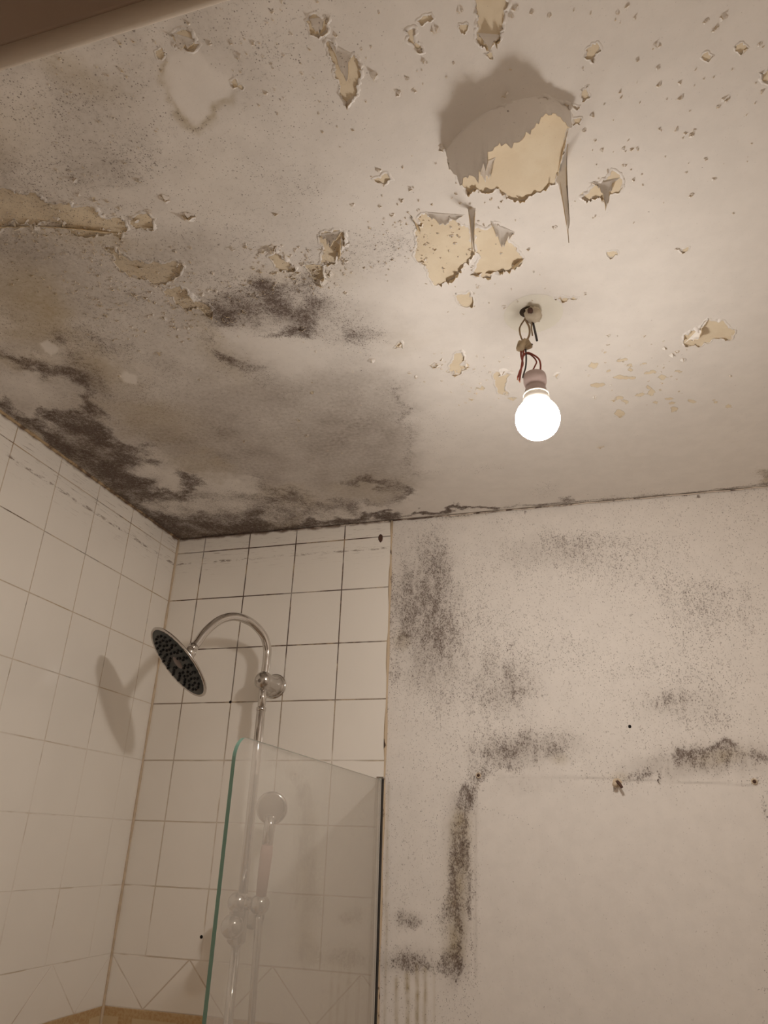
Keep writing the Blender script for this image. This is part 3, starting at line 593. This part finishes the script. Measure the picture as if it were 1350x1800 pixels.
# ------------------------------------------------------------------ peeling paint, real sheets of it
PAINTM = [M_CEIL, M_BACK]
def finish_flake(o, X, th=.0006):
    set_attrs(o.data, ceiling_values(X, True))
    md = o.modifiers.new('paint thickness', 'SOLIDIFY'); md.thickness = th; md.offset = 1; md.material_offset = 1; md.material_offset_rim = 1
    return o
def flap_mesh(pa, pb, tip, L, a0, a1, taper=.3, rag=.4, seed=0, nu=14, nv=9, bow=0, hinge=None, lens=None):
    r = random.Random(seed)
    A, B, Tp = (Vector(onc(*q)) for q in (pa, pb, tip))
    d = (Tp - (A + B) / 2); d.z = 0; d.normalize()
    side = B - A
    HP = spline([onc(*q_) for q_ in hinge], 12) if hinge else None
    ph = [r.uniform(0, 6.28) for _ in range(5)]
    V, F = [], []
    for i in range(nu + 1):
        u = i / nu
        prof = 1 - rag * (.5 + .28 * math.sin(5 * u + ph[0]) + .22 * math.sin(13 * u + ph[1]) + .16 * math.sin(29 * u + ph[2])) + r.uniform(-.10, .10)
        prof *= (.35 + .65 * math.sin(math.pi * min(1, max(0, .06 + u * .88))) ** .5)
        pos = A + side * u
        if not HP: prof *= max(.12, math.sin(math.pi * u)) ** .6
        if HP:
            pos = HP[min(len(HP) - 1, int(u * (len(HP) - 1)))]
            t_ = u * (len(lens) - 1); k_ = min(int(t_), len(lens) - 2); prof *= lens[k_] * (1 - t_ + k_) + lens[k_ + 1] * (t_ - k_)
        cur = Vector((pos.x, pos.y, HC + .0008)); st = L * max(.08, prof) / nv
        for j in range(nv + 1):
            v = j / nv
            off = side * ((.5 - u) * taper * v + bow * v * v)
            jit = Vector((r.uniform(-1, 1), r.uniform(-1, 1), r.uniform(-1, 1) * .5)) * .0006 * v
            V.append(cur + off + jit)
            a = math.radians(a0 + (a1 - a0) * v + 10 * math.sin(7 * u + ph[3]) * v)
            cur = cur + (d * math.cos(a) + Vector((0, 0, -1)) * math.sin(a)) * st
    for i in range(nu):
        for j in range(nv):
            a = i * (nv + 1) + j; F.append((a, a + 1, a + nv + 2, a + nv + 1))
    me = bpy.data.meshes.new('flap'); me.from_pydata([tuple(v) for v in V], [], F); me.update()
    # normals must look down at the lower, painted side
    if me.polygons[0].normal.z > 0: me.flip_normals()
    return me, np.array([tuple(v) for v in V])
def big_flap(label, *a, **kw):
    me, X = flap_mesh(*a, **kw)
    c = X[0] * .5 + X[-1] * .5
    o = link('paint_flap', me, PAINTM); finish_flake(o, X, .0009)
    return tag(o, label, 'peeling paint', 'large flaps of paint hanging from the ceiling')
LAMP = (932, 545)
# label, hinge a, hinge b, tip direction, length, angles
big_flap('widest grey paint flap sagging over the large cream hole in the ceiling', (786, 262), (1002, 190), (915, 400), .090, 34, 84, taper=.0, rag=.30, seed=3, nu=60, nv=16,
         hinge=[(784, 264), (806, 236), (838, 208), (872, 190), (910, 176), (948, 170), (978, 176), (1002, 192)], lens=[.45, .95, 1.05, .72, .60, .55, .30, .34, .45])
big_flap('long narrow paint strip dangling below right corner of the large cream hole', (976, 320), (999, 250), (1000, 420), .125, 52, 84, taper=.6, rag=.3, seed=8, nu=10, nv=14)
big_flap('folded paint edge along the straight right side of the large cream hole', (998, 230), (978, 320), (900, 285), .010, 60, 100, taper=0, rag=.4, seed=12, nu=20)
big_flap('small dark paint flap inside left part of the large cream hole', (832, 290), (872, 276), (860, 360), .038, 10, 35, taper=.2, rag=.5, seed=15)
big_flap('paint flap dangling from the small hole right of the large cream hole', (1034, 322), (1092, 312), (1060, 420), .040, 20, 70, taper=.5, rag=.6, seed=21, nu=18)
big_flap('thin stringy paint strand hanging between the two cream holes above the bulb', (822, 366), (836, 366), (834, 480), .075, 45, 80, taper=.3, rag=.2, seed=22, nu=6, nv=14)
big_flap('grey paint flap over left cream hole, its upper edge', (742, 372), (818, 378), (790, 450), .026, 20, 60, taper=.2, rag=.6, seed=24, nu=20)
big_flap('grey paint flap over right small cream hole above the bulb', (862, 388), (905, 408), (880, 480), .036, 20, 75, taper=.1, rag=.5, seed=27, nu=16)
big_flap('brown tipped paint flap at lower right of the cream holes above the bulb', (898, 474), (924, 452), (880, 440), .018, 30, 110, taper=.2, rag=.5, seed=29)
big_flap('torn paint flap hanging left of the left cream hole', (716, 372), (738, 402), (790, 440), .028, 30, 80, taper=.5, rag=.5, seed=31)
big_flap('angular lifted paint flap on the ceiling at far right of the bulb', (1203, 604), (1248, 558), (1290, 590), .024, 40, 150, taper=.3, rag=.5, seed=33, nu=16)
big_flap('long torn strip end of paint at the top middle of the ceiling', (838, 58), (884, 62), (860, 100), .020, 25, 80, taper=.2, rag=.5, seed=35)
big_flap('paint flap hanging beside the upper left hole near the door frame', (300, 56), (350, 72), (320, 110), .020, 15, 55, taper=.2, rag=.6, seed=37)
big_flap('curled paint flap in the narrow vertical hole at top centre', (574, 70), (622, 96), (612, 150), .040, 12, 50, taper=.3, rag=.5, seed=39)
big_flap('paint flap at the small hole left of the narrow vertical hole', (538, 34), (580, 28), (560, 70), .020, 15, 60, taper=.3, rag=.6, seed=41)
big_flap('pointed paint flap above the brown mouldy patch left of centre', (556, 412), (606, 404), (580, 470), .028, 14, 60, taper=.3, rag=.5, seed=43)
big_flap('curled white paint flap beside the pointed flap left of centre', (600, 410), (594, 462), (560, 440), .014, 60, 150, taper=.2, rag=.5, seed=45)
big_flap('wide sagging paint edge over the long ochre strip on the left', (60, 398), (224, 412), (150, 330), .014, 20, 70, taper=.0, rag=.7, seed=47, nu=40)
big_flap('sagging paint edge at the far left end of the ochre strip', (-20, 404), (62, 398), (20, 330), .014, 20, 60, taper=.0, rag=.7, seed=48, nu=24)

# ragged lips all round the holes
def lips(poly, seed, h=.004):
    r = random.Random(seed)
    P = [Vector(onc(*q)) for q in poly]
    cen = sum(P, Vector()) / len(P); pts = []
    for i in range(len(P)):
        a, b = P[i], P[(i + 1) % len(P)]; n = max(1, round((b - a).length / .0035))
        for t in range(n): pts.append(a.lerp(b, t / n))
    n = len(pts); size = max((p - cen).length for p in pts)
    wd = min(.005, size * .3); hm = min(h, size * .3)
    area = sum(P[i].x * P[(i + 1) % len(P)].y - P[(i + 1) % len(P)].x * P[i].y for i in range(len(P)))
    sg = 1 if area > 0 else -1
    ph = r.uniform(0, 50)
    V, F = [], []
    for i, p in enumerate(pts):
        t = (pts[(i + 2) % n] - pts[i - 2]); nr = Vector((t.y, -t.x, 0)).normalized() * sg       # outward
        s = i * .0035
        amp = float(vnoise(np.array([s * 90 + ph]), np.array([ph]))[0]) * .6 + float(vnoise(np.array([s * 260 + ph]), np.array([ph + 9]))[0]) * .5
        lampd = Vector((BX - p.x, BY - p.y, 0)).normalized(); face = nr.dot(lampd)
        amp = max(0, amp - .38) * 1.7 * (.25 + 1.1 * max(0, face))
        jag = r.uniform(-.0016, .0016)
        drop = hm * amp
        V += [p + nr * wd * (1 + .3 * amp) + Vector((0, 0, .0012)), p + nr * wd * .5 + Vector((0, 0, .0002 - drop * .25)), p - nr * (.0004 + jag * .6 - drop * .15) + Vector((0, 0, -.0001 - drop))]
    for i in range(n):
        a = i * 3; b = ((i + 1) % n) * 3
        F += [(a, a + 1, b + 1, b), (a + 1, a + 2, b + 2, b + 1)]
    me = bpy.data.meshes.new('lifted_paint_edge'); me.from_pydata([tuple(v) for v in V], [], F); me.update()
    if sum(pp.normal.z for pp in me.polygons) > 0: me.flip_normals()
    o = link('lifted_paint_edge', me, PAINTM, ceiling); finish_flake(o, np.array([tuple(v) for v in V]), .0005)
def off_view(poly): return all(q[1] < 0 or q[0] < 0 for q in poly)
for i, poly in enumerate(C_PEEL):
    lips(poly, 100 + i, .010 if len(poly) > 24 else .006)
# small burst blisters: 2 to 4 petals each
def blister(x, y, s, seed):
    r = random.Random(seed); c = Vector(onc(x, y)); e = Vector(onc(x + 1, y)); sc_ = (e - c).length; rad = s * sc_ * .8
    V, F = [], []
    for q in range(r.choice((2, 3, 3, 4))):
        an = r.uniform(0, 6.283); ln = rad * r.uniform(.8, 1.7); wd = rad * r.uniform(.35, .8); lift = r.uniform(.3, 1.0)
        d = Vector((math.cos(an), math.sin(an), 0)); t = Vector((-d.y, d.x, 0)); b = len(V)
        root = c + d * ln * .75
        V += [root + t * wd - Vector((0, 0, .0003)), root - t * wd - Vector((0, 0, .0003)),
              root - d * ln * .35 + t * wd * .8 - Vector((0, 0, .0004 + ln * .25 * lift)), root - d * ln * .35 - t * wd * .7 - Vector((0, 0, .0004 + ln * .25 * lift)),
              root - d * ln * .62 + t * wd * .1 - Vector((0, 0, .0004 + ln * .75 * lift))]
        F += [(b, b + 1, b + 3, b + 2), (b + 2, b + 3, b + 4)]
    return V, F
def chips(name, spots, seed, kind=None):
    V, F = [], []
    for i, (x, y, s) in enumerate(spots):
        v, f = blister(x, y, s, seed + i); b = len(V); V += v; F += [tuple(k + b for k in q) for q in f]
    me = bpy.data.meshes.new(name); me.from_pydata([tuple(v) for v in V], [], F); me.update()
    me.polygons.foreach_set('use_smooth', [False] * len(F))
    for pp in me.polygons:
        pass
    bm = bmesh.new(); bm.from_mesh(me)
    for f in bm.faces:
        f.normal_update()
        if f.normal.z > 0: f.normal_flip()
    bm.to_mesh(me); bm.free()
    o = link(name, me, PAINTM, ceiling, False); finish_flake(o, np.array([tuple(v) for v in V]), .0005)
    if kind: tag(o, kind=kind)
    return o
spots = sorted(C_SPOTS, key=lambda s: -s[2])
for i, s in enumerate(spots[:100]): chips('burst_paint_blister', [s], 300 + i)
rest = spots[100:]
# countless fine flakes in the crackled zones
rz = random.Random(5)
zones = [(0, 220, 350, 430, 70, 5), (150, 340, 430, 600, 150, 5), (20, 180, 400, 520, 80, 4.5), (430, 620, 430, 520, 90, 5.5), (300, 450, 480, 580, 50, 5), (640, 760, 380, 500, 40, 3), (730, 830, 380, 500, 26, 4), (740, 900, 620, 720, 45, 4), (780, 960, 440, 560, 24, 4),
         (560, 720, 10, 260, 14, 3), (1000, 1345, 10, 400, 46, 3), (1030, 1230, 590, 720, 26, 3), (60, 300, 60, 340, 40, 3), (380, 560, 0, 200, 30, 3), (330, 420, 480, 600, 24, 3), (480, 660, 560, 800, 16, 3), (790, 910, 320, 420, 22, 4), (650, 760, 290, 400, 18, 4), (1040, 1120, 240, 330, 12, 4), (700, 800, 100, 300, 10, 3)]
for x0, x1, y0, y1, n, s in zones:
    for _ in range(n): rest.append((rz.uniform(x0, x1), rz.uniform(y0, y1), s * rz.uniform(.3, .9)))
chips('fine_paint_flakes', rest, 900, 'stuff')

# ------------------------------------------------------------------ the bulb on its wires
lamp = empty('hanging_light_bulb', (BX, BY, HC), 'bare lit light bulb hanging by red and black wires from the ceiling', 'light bulb')
bm = bmesh.new()
lathe(bm, [(0, -.0016), (.030, -.0016), (.044, -.0010), (.050, -.0002)], (BX + .004, BY + .012, HC), (0, 0, 1), 40)
obj('ceiling_patch', bm, M_PATCH, lamp)
bm = bmesh.new(); lathe(bm, [(0, -.0024), (.010, -.0024), (.0135, -.0022), (.0155, -.001)], (BX - .004, BY + .002, HC), (0, 0, 1), 24); obj('ceiling_hole', bm, M_DHOLE, lamp)
bm = bmesh.new(); bmesh.ops.create_icosphere(bm, subdivisions=3, radius=.014, matrix=Matrix.Translation((BX + .004, BY - .003, HC - .014)))
for v in bm.verts:
    d = v.co - Vector((BX + .004, BY - .003, HC - .014)); v.co += d * .25 * math.sin(v.co.x * 700) * math.cos(v.co.y * 600 + v.co.z * 500)
obj('plaster_lump', bm, M_PLASTER, lamp)
bm = bmesh.new(); lathe(bm, [(0, -.002), (.0045, -.002), (.0045, .004), (0, .004)], (BX + .001, BY - .017, HC - .016), (0, -1, -.3), 16); obj('cable_hook', bm, M_RUST, lamp)
def wire(name, pts, r, mat):
    bm = bmesh.new(); tube(bm, spline(pts, 8), r, 8); return obj(name, bm, mat, lamp)
def q(px, py, dy=0.0):    # a point of the fitting, on the upright plane through the lamp
    return tuple(on(px, py, 1, BY + dy))
wire('old_wire', [q(931, 548), q(927, 556), q(922, 562), q(914, 575), q(914, 586), q(918, 597), q(924, 601)], .0014, M_OLD)
wire('old_wire', [q(925, 552), q(924, 562), q(929, 572), q(931, 580), q(930, 590), q(925, 600), q(921, 604)], .0017, M_OLD)
wire('cut_wire', [q(936, 560), q(938, 572), q(941, 585), q(944, 599)], .0019, M_BLACK)
wire('old_wire', [q(933, 552), q(938, 562), q(934, 572), q(936, 590)], .0012, M_OLD)
bm = bmesh.new(); a, b = Vector(q(921, 596)), Vector(q(920, 617))
for dx, dy, s, rot in ((-.004, 0, .0075, .3), (.005, .002, .0065, -.4), (.0, -.003, .006, .9)):
    r = bmesh.ops.create_cube(bm, size=1)
    for v in r['verts']:
        c = Vector((v.co.x * s * 1.7, v.co.y * s * 1.4, v.co.z * .018)); c.rotate(Matrix.Rotation(rot, 3, 'Y')); v.co = (a + b) / 2 + Vector((dx, dy, dx * .5)) + c
bmesh.ops.bevel(bm, geom=bm.edges[:], offset=.0012, segments=2, affect='EDGES')
for v in bm.verts: v.co += Vector((math.sin(v.co.z * 900), 0, math.sin(v.co.x * 900))) * .0009
obj('connector_block', bm, M_BLOCK, lamp)
bm = bmesh.new(); tube(bm, [q(918, 601), q(928, 604), q(936, 606)], .0016, 8); obj('terminal_screw', bm, M_RUST, lamp)
wire('red_wire', [q(916, 612), q(916, 625, .002), q(919, 640), q(914, 652), q(910, 664)], .0016, M_RED)
wire('red_wire', [q(921, 614), q(919, 628), q(917, 642), q(915, 656), q(913, 669, -.003)], .0016, M_RED)
wire('red_wire', [q(918, 632), q(920, 624), q(928, 620), q(938, 624), q(947, 631), q(950, 640), q(950, 650)], .0015, M_RED)
wire('red_wire', [q(917, 640, .004), q(920, 626, .004), q(929, 622, .004), q(938, 628, .004), q(943, 636, .004), q(941, 642, .004), q(937, 650, .004)], .0013, M_RED)
wire('black_wire', [q(924, 614), q(925, 630), q(924, 645), q(921, 656), q(919, 664)], .0014, M_BLACK)
bm = bmesh.new(); tube(bm, [q(910, 664), q(909.5, 668)], .001, 6); tube(bm, [q(913, 669, -.003), q(914, 672, -.003)], .001, 6); obj('copper_tip', bm, M_COPPER, lamp)
# socket
SZ = BZ
bm = bmesh.new(); lathe(bm, [(0, .086), (.010, .086), (.0175, .083), (.0185, .078), (.0185, .068), (.0165, .062), (.0150, .060), (.0165, .056), (.0185, .048), (.019, .030), (.0, .030)], (BX, BY, SZ), (0, 0, 1), 36)
sock = obj('bulb_socket', bm, M_PLASTIC, lamp)
bm = bmesh.new(); lathe(bm, [(.0192, .046), (.0205, .0455), (.0205, .0435), (.0192, .043), (.0192, .046)], (BX, BY, SZ), (0, 0, 1), 36); obj('socket_ring', bm, M_RING, lamp)
bm = bmesh.new(); lathe(bm, [(0, .052), (.0150, .050), (.0195, .042), (.0215, .034), (.0225, .024), (0, .022)], (BX, BY, SZ), (0, 0, 1), 40); obj('bulb_collar', bm, M_RING, lamp)
bm = bmesh.new()
prof = [(.0225, .0268)] + [(.035 * math.sin(t), .035 * math.cos(t)) for t in np.linspace(.70, math.pi - .01, 22)] + [(0, -.035)]
lathe(bm, prof, (BX, BY, SZ), (0, 0, 1), 48); obj('bulb_globe', bm, M_BULB, lamp)

# ------------------------------------------------------------------ the shower
A2 = np.array([.37, -.07]); D2 = np.array([-.4472, -.8944])
def ap(s, z): return (A2[0] + D2[0] * s, A2[1] + D2[1] * s, z)
sh = empty('rain_shower', (A2[0], 0, 1.94), 'tall chrome shower column with curved arm and round rain head on tiled wall', 'shower')
bm = bmesh.new()
path = spline([ap(0, 1.945), ap(-.002, 1.99), ap(.0, 2.025), ap(.018, 2.058), ap(.06, 2.082), ap(.11, 2.086), ap(.155, 2.068), ap(.193, 2.030), ap(.215, 1.993), ap(.222, 1.982)], 8)
tube(bm, path, .0108, 24); obj('shower_arm', bm, M_CHROME, sh)
bm = bmesh.new(); tube(bm, [ap(0, 1.935), ap(0, 1.86)], .0098, 20); obj('inner_riser_pipe', bm, M_CHROME, sh)
bm = bmesh.new(); tube(bm, [ap(0, 1.868), ap(0, 1.866), ap(0, 1.45)], [.0095, .0112, .0112], 24); obj('riser_pipe', bm, M_CHROME, sh)
bm = bmesh.new(); lathe(bm, [(.0085, 1.873), (.0122, 1.872), (.0122, 1.864), (.0085, 1.863)], (A2[0], A2[1], 0), (0, 0, 1), 24); obj('pipe_collar', bm, M_CHROME, sh)
# bracket: flange on the wall, horizontal barrel, ball at the pipe
bm = bmesh.new()
lathe(bm, [(0, 0), (.030, 0), (.0305, .004), (.0275, .009), (.024, .012), (.0225, .030), (.0215, .055), (.0235, .070), (.0225, .080), (.017, .0885), (.009, .093), (0, .094)], (A2[0], 0, 1.940), (0, -1, 0), 40)
obj('wall_bracket', bm, M_CHROME2, sh)
bm = bmesh.new(); lathe(bm, [(.0285, .0), (.0325, .0), (.0325, .003), (.0285, .004)], (A2[0], 0, 1.940), (0, -1, 0), 40); obj('flange_ring', bm, M_CHROME, sh)
# rain head
N = Vector((-.5, -.5, -.70711)); HCN = Vector((.255, -.300, 1.940)); Rh = .1
bm = bmesh.new()
lathe(bm, [(0, -.026), (.013, -.026), (.016, -.020), (.030, -.014), (.060, -.009), (.090, -.0045), (.0985, -.002), (.100, .0005), (.0985, .003), (.094, .0035), (.093, .0018), (0, .0018)], HCN, N, 72)
head = obj('shower_head', bm, M_CHROME2, sh)
hc = Vector(HCN)
def sub(name, bm, mat):
    o = obj(name, bm, mat, None); o.parent = head; o.matrix_parent_inverse = Matrix.Translation(-Vector(sh.location)) ; return o
bm = bmesh.new(); lathe(bm, [(0, .0026), (.060, .0026), (.0930, .0022), (.0935, .0012)], HCN, N, 64); o = obj('spray_face', bm, M_FACE, sh); FACE = o
bm = bmesh.new(); lathe(bm, [(0, .0046), (.014, .0044), (.017, .0026)], HCN, N, 32); o2 = obj('centre_disc', bm, M_DISC, sh)
u = N.orthogonal().normalized(); v_ = N.cross(u)
bm = bmesh.new(); lathe(bm, [(.0034, 0), (.0030, .0040), (.0021, .0058), (0, .0060)], (0, 0, 0), N, 10)
bmesh.ops.recalc_face_normals(bm, faces=bm.faces); nme = bpy.data.meshes.new('nozzle'); bm.to_mesh(nme); bm.free(); nme.materials.append(M_NOZ)
noz = []
for rr_, cnt in ((.027, 6), (.039, 12), (.051, 15), (.064, 19), (.077, 24)):
    for i in range(cnt):
        a = 2 * math.pi * (i + .5 * (cnt % 2)) / cnt + rr_ * 30
        o = bpy.data.objects.new('nozzle', nme); col.objects.link(o); o.location = HCN + N * .0022 + (u * math.cos(a) + v_ * math.sin(a)) * rr_; noz.append(o)
noz = noz[:100]
for o in noz + [FACE, o2]:
    pass
# parent sub-parts under the head, keeping world places
bpy.context.view_layer.update()
for o in noz + [FACE, o2]:
    mw = o.matrix_world.copy(); o.parent = head; o.matrix_parent_inverse = head.matrix_world.inverted(); o.matrix_basis = mw
# swivel between arm and head
bm = bmesh.new(); e0 = Vector(ap(.222, 1.982)); hb = HCN - N * .026; dd = (hb - e0)
tube(bm, [e0 + Vector((0, 0, .004)), e0.lerp(hb, .35)], .0122, 20)
obj('arm_nut', bm, M_CHROME, sh)
bm = bmesh.new(); bmesh.ops.create_uvsphere(bm, u_segments=24, v_segments=14, radius=.0155, matrix=Matrix.Translation(e0.lerp(hb, .62))); obj('swivel_ball', bm, M_CHROME, sh)
bm = bmesh.new(); lathe(bm, [(.0125, -.006), (.0185, -.005), (.0190, .006), (.0150, .010)], hb, N, 30); obj('swivel_nut', bm, M_CHROME, sh)

# mixer on the wall behind the glass
mix = empty('shower_mixer', (.37, 0, 1.43), 'chrome shower mixer with rounded knobs seen through the glass screen', 'shower mixer')
bm = bmesh.new(); lathe(bm, [(0, -.05), (.012, -.05), (.021, -.042), (.022, .03), (.022, .04)], (.365, -.07, 1.395), (0, 0, 1), 28); lathe(bm, [(0, 0), (.028, 0), (.028, .008), (.017, .012), (.015, .07)], (.37, 0, 1.40), (0, -1, 0), 28); obj('mixer_body', bm, M_CHROME2, mix)
for nm, c, r in (('hand_shower_socket', (.366, -.082, 1.432), .0235), ('diverter_knob', (.366, -.098, 1.385), .026), ('hand_shower_socket', (.418, -.076, 1.430), .0225)):
    bm = bmesh.new(); bmesh.ops.create_uvsphere(bm, u_segments=28, v_segments=18, radius=r, matrix=Matrix.Translation(c)); obj(nm if nm != 'hand_shower_socket' else 'rounded_knob', bm, M_CHROME2, mix)
bm = bmesh.new(); tube(bm, [(.366, -.082, 1.432), (.418, -.076, 1.430)], .014, 20); obj('cross_tube', bm, M_CHROME2, mix)
bm = bmesh.new(); tube(bm, [(.366, -.07, 1.36), (.366, -.07, .95)], .0105, 20); obj('lower_pipe', bm, M_CHROME, mix)
bm = bmesh.new(); tube(bm, spline([(.418, -.076, 1.41), (.425, -.085, 1.30), (.43, -.09, 1.1), (.42, -.09, .9)], 10), .008, 16); obj('shower_hose', bm, M_CHROME2, mix)
hs = empty('hand_shower', (.43, -.08, 1.43), 'round hand shower with pinkish handle standing in its holder behind the glass', 'hand shower')
hp = Vector(on(478, 1420, 1, -.10)); hbm = Vector((.42, -.078, 1.445))
bm = bmesh.new(); ax = Vector((.25, -1, -.25)).normalized(); lathe(bm, [(0, -.018), (.018, -.017), (.034, -.006), (.0375, .002), (.036, .007), (.030, .008), (0, .008)], hp, ax, 40); obj('spray_head', bm, M_CHROME2, hs)
nk = hp.lerp(hbm, .22)
bm = bmesh.new(); tube(bm, [hp.lerp(hbm, .10), hp.lerp(hbm, .24), hp.lerp(hbm, .42)], [.013, .0135, .0125], 20); obj('chrome_neck', bm, M_CHROME, hs)
bm = bmesh.new(); tube(bm, [hp.lerp(hbm, .42), hp.lerp(hbm, .5), hp.lerp(hbm, 1)], [.0125, .0145, .012], 20); tag(obj('handle', bm, M_PINK, hs), 'pinkish handle')

# ------------------------------------------------------------------ glass screen
scr = empty('shower_screen', (TX - .005, 0, 1.2), 'frameless clear glass shower screen with green edge fixed to the tiled wall', 'shower screen')
GX = .6764; GT = .006; GY = -.776; GZ = 1.705; rad = .035
prof = [(0 - .012, .9), (-.012, GZ)]
arc = [(GY + rad - rad * math.sin(t), GZ - rad + rad * math.cos(t)) for t in np.linspace(0, math.pi / 2, 14)]
prof = [(-.010, .85), (-.010, GZ)] + arc + [(GY, .85)]
bm = bmesh.new()
L_ = [bm.verts.new((GX - GT / 2, y, z)) for y, z in prof]; R_ = [bm.verts.new((GX + GT / 2, y, z)) for y, z in prof]
bm.faces.new(L_); bm.faces.new(R_[::-1])
for i in range(len(prof)):
    j = (i + 1) % len(prof); f = bm.faces.new((L_[i], L_[j], R_[j], R_[i])); f.material_index = 1
gp = obj('glass_panel', bm, [M_GLASS, M_GEDGE], scr, False)
boxobj('wall_profile', (GX - .007, -.015, .85), (GX + .0035, -.0005, GZ + .004), M_ALU, scr, .0012)
boxobj('dark_gasket', (GX + .0037, -.013, .85), (GX + .0062, -.0005, GZ + .002), M_GASKET, scr)
bm = bmesh.new(); box(bm, (GX - .009, -.018, GZ + .0035), (GX + .010, -.0005, GZ + .007), .0015); obj('profile_end_cap', bm, M_CHROME2, scr, False)

# ------------------------------------------------------------------ screws, plugs and holes in the walls
def wp(x, y, yy=YP): return Vector(on(x, y, 1, yy))
def hole(name, c, r, label, cat, mat=M_HOLE, group=None):
    bm = bmesh.new(); lathe(bm, [(r * 1.1, 0), (r, .0012), (r * .6, .0014), (0, .0004)], c, (0, -1, 0), 12)
    for v in bm.verts: v.co += Vector((random.uniform(-1, 1), 0, random.uniform(-1, 1))) * r * .12
    return tag(obj(name, bm, mat), label, cat, group)
hole('drill_hole', wp(1107, 1277), .0035, 'small black drill hole in the plaster above the wall hook', 'hole')
hole('drill_hole', wp(405, 1234, 0), .0035, 'black drill hole in the tile joint left of the shower bracket', 'hole')
hole('drill_hole', wp(354, 1647, 0), .0035, 'black drill hole in a low tile left of the glass screen', 'hole')
def plug(x, y, label):
    t = empty('wall_plug', wp(x, y), label, 'wall plug'); c = wp(x, y)
    bm = bmesh.new(); lathe(bm, [(.0065, 0), (.0062, .002), (.0045, .0026), (.0035, .001)], c, (0, -1, 0), 20); obj('plug_sleeve', bm, M_CAULK, t)
    bm = bmesh.new(); lathe(bm, [(.0035, .0006), (.0032, .0028), (0, .0032)], c, (0, -1, 0), 14); obj('screw_head', bm, M_RUST, t)
plug(841, 1363, 'rusty screw in a wall plug at left end of the mouldy arch')
plug(1326, 1374, 'rusty screw in a wall plug at far right of the mouldy arch')
tile_chip = hole('rust_spot', wp(669, 946, 0), .006, 'brown rust stained chip in top tile beside the plaster wall', 'chip', M_RUST)
for v in tile_chip.data.vertices: v.co.z = wp(669, 946, 0).z + (v.co.z - wp(669, 946, 0).z) * 1.9
hk = empty('wall_hook', wp(1085, 1375), 'rusty bent hook and wall plug in the plaster under the black drill hole', 'hook'); c = wp(1085, 1376)
bm = bmesh.new(); lathe(bm, [(.010, 0), (.0085, .003), (.006, .004), (.004, .001), (0, .001)], c, (0, -1, 0), 18)
for v in bm.verts: v.co += Vector((math.sin(v.co.z * 900), 0, math.sin(v.co.x * 800))) * .001
obj('plug_crater', bm, M_CAULK, hk)
bm = bmesh.new(); tube(bm, spline([c, c + Vector((.001, -.014, .001)), c + Vector((.004, -.020, -.003)), c + Vector((.009, -.022, -.012))], 6), .0032, 12); obj('hook_shank', bm, M_RUST, hk)
bm = bmesh.new(); tube(bm, [c + Vector((-.004, 0, -.002)), c + Vector((-.006, -.018, -.005))], [.0042, .0055], 12); obj('plug_end', bm, M_CAULK, hk)
c = wp(1156, 1372); bm = bmesh.new(); tube(bm, [c, c + Vector((.0005, -.014, .001))], .0012, 8); tag(obj('nail', bm, M_RUST), 'thin rusty nail standing out of the plaster right of the hook', 'nail')
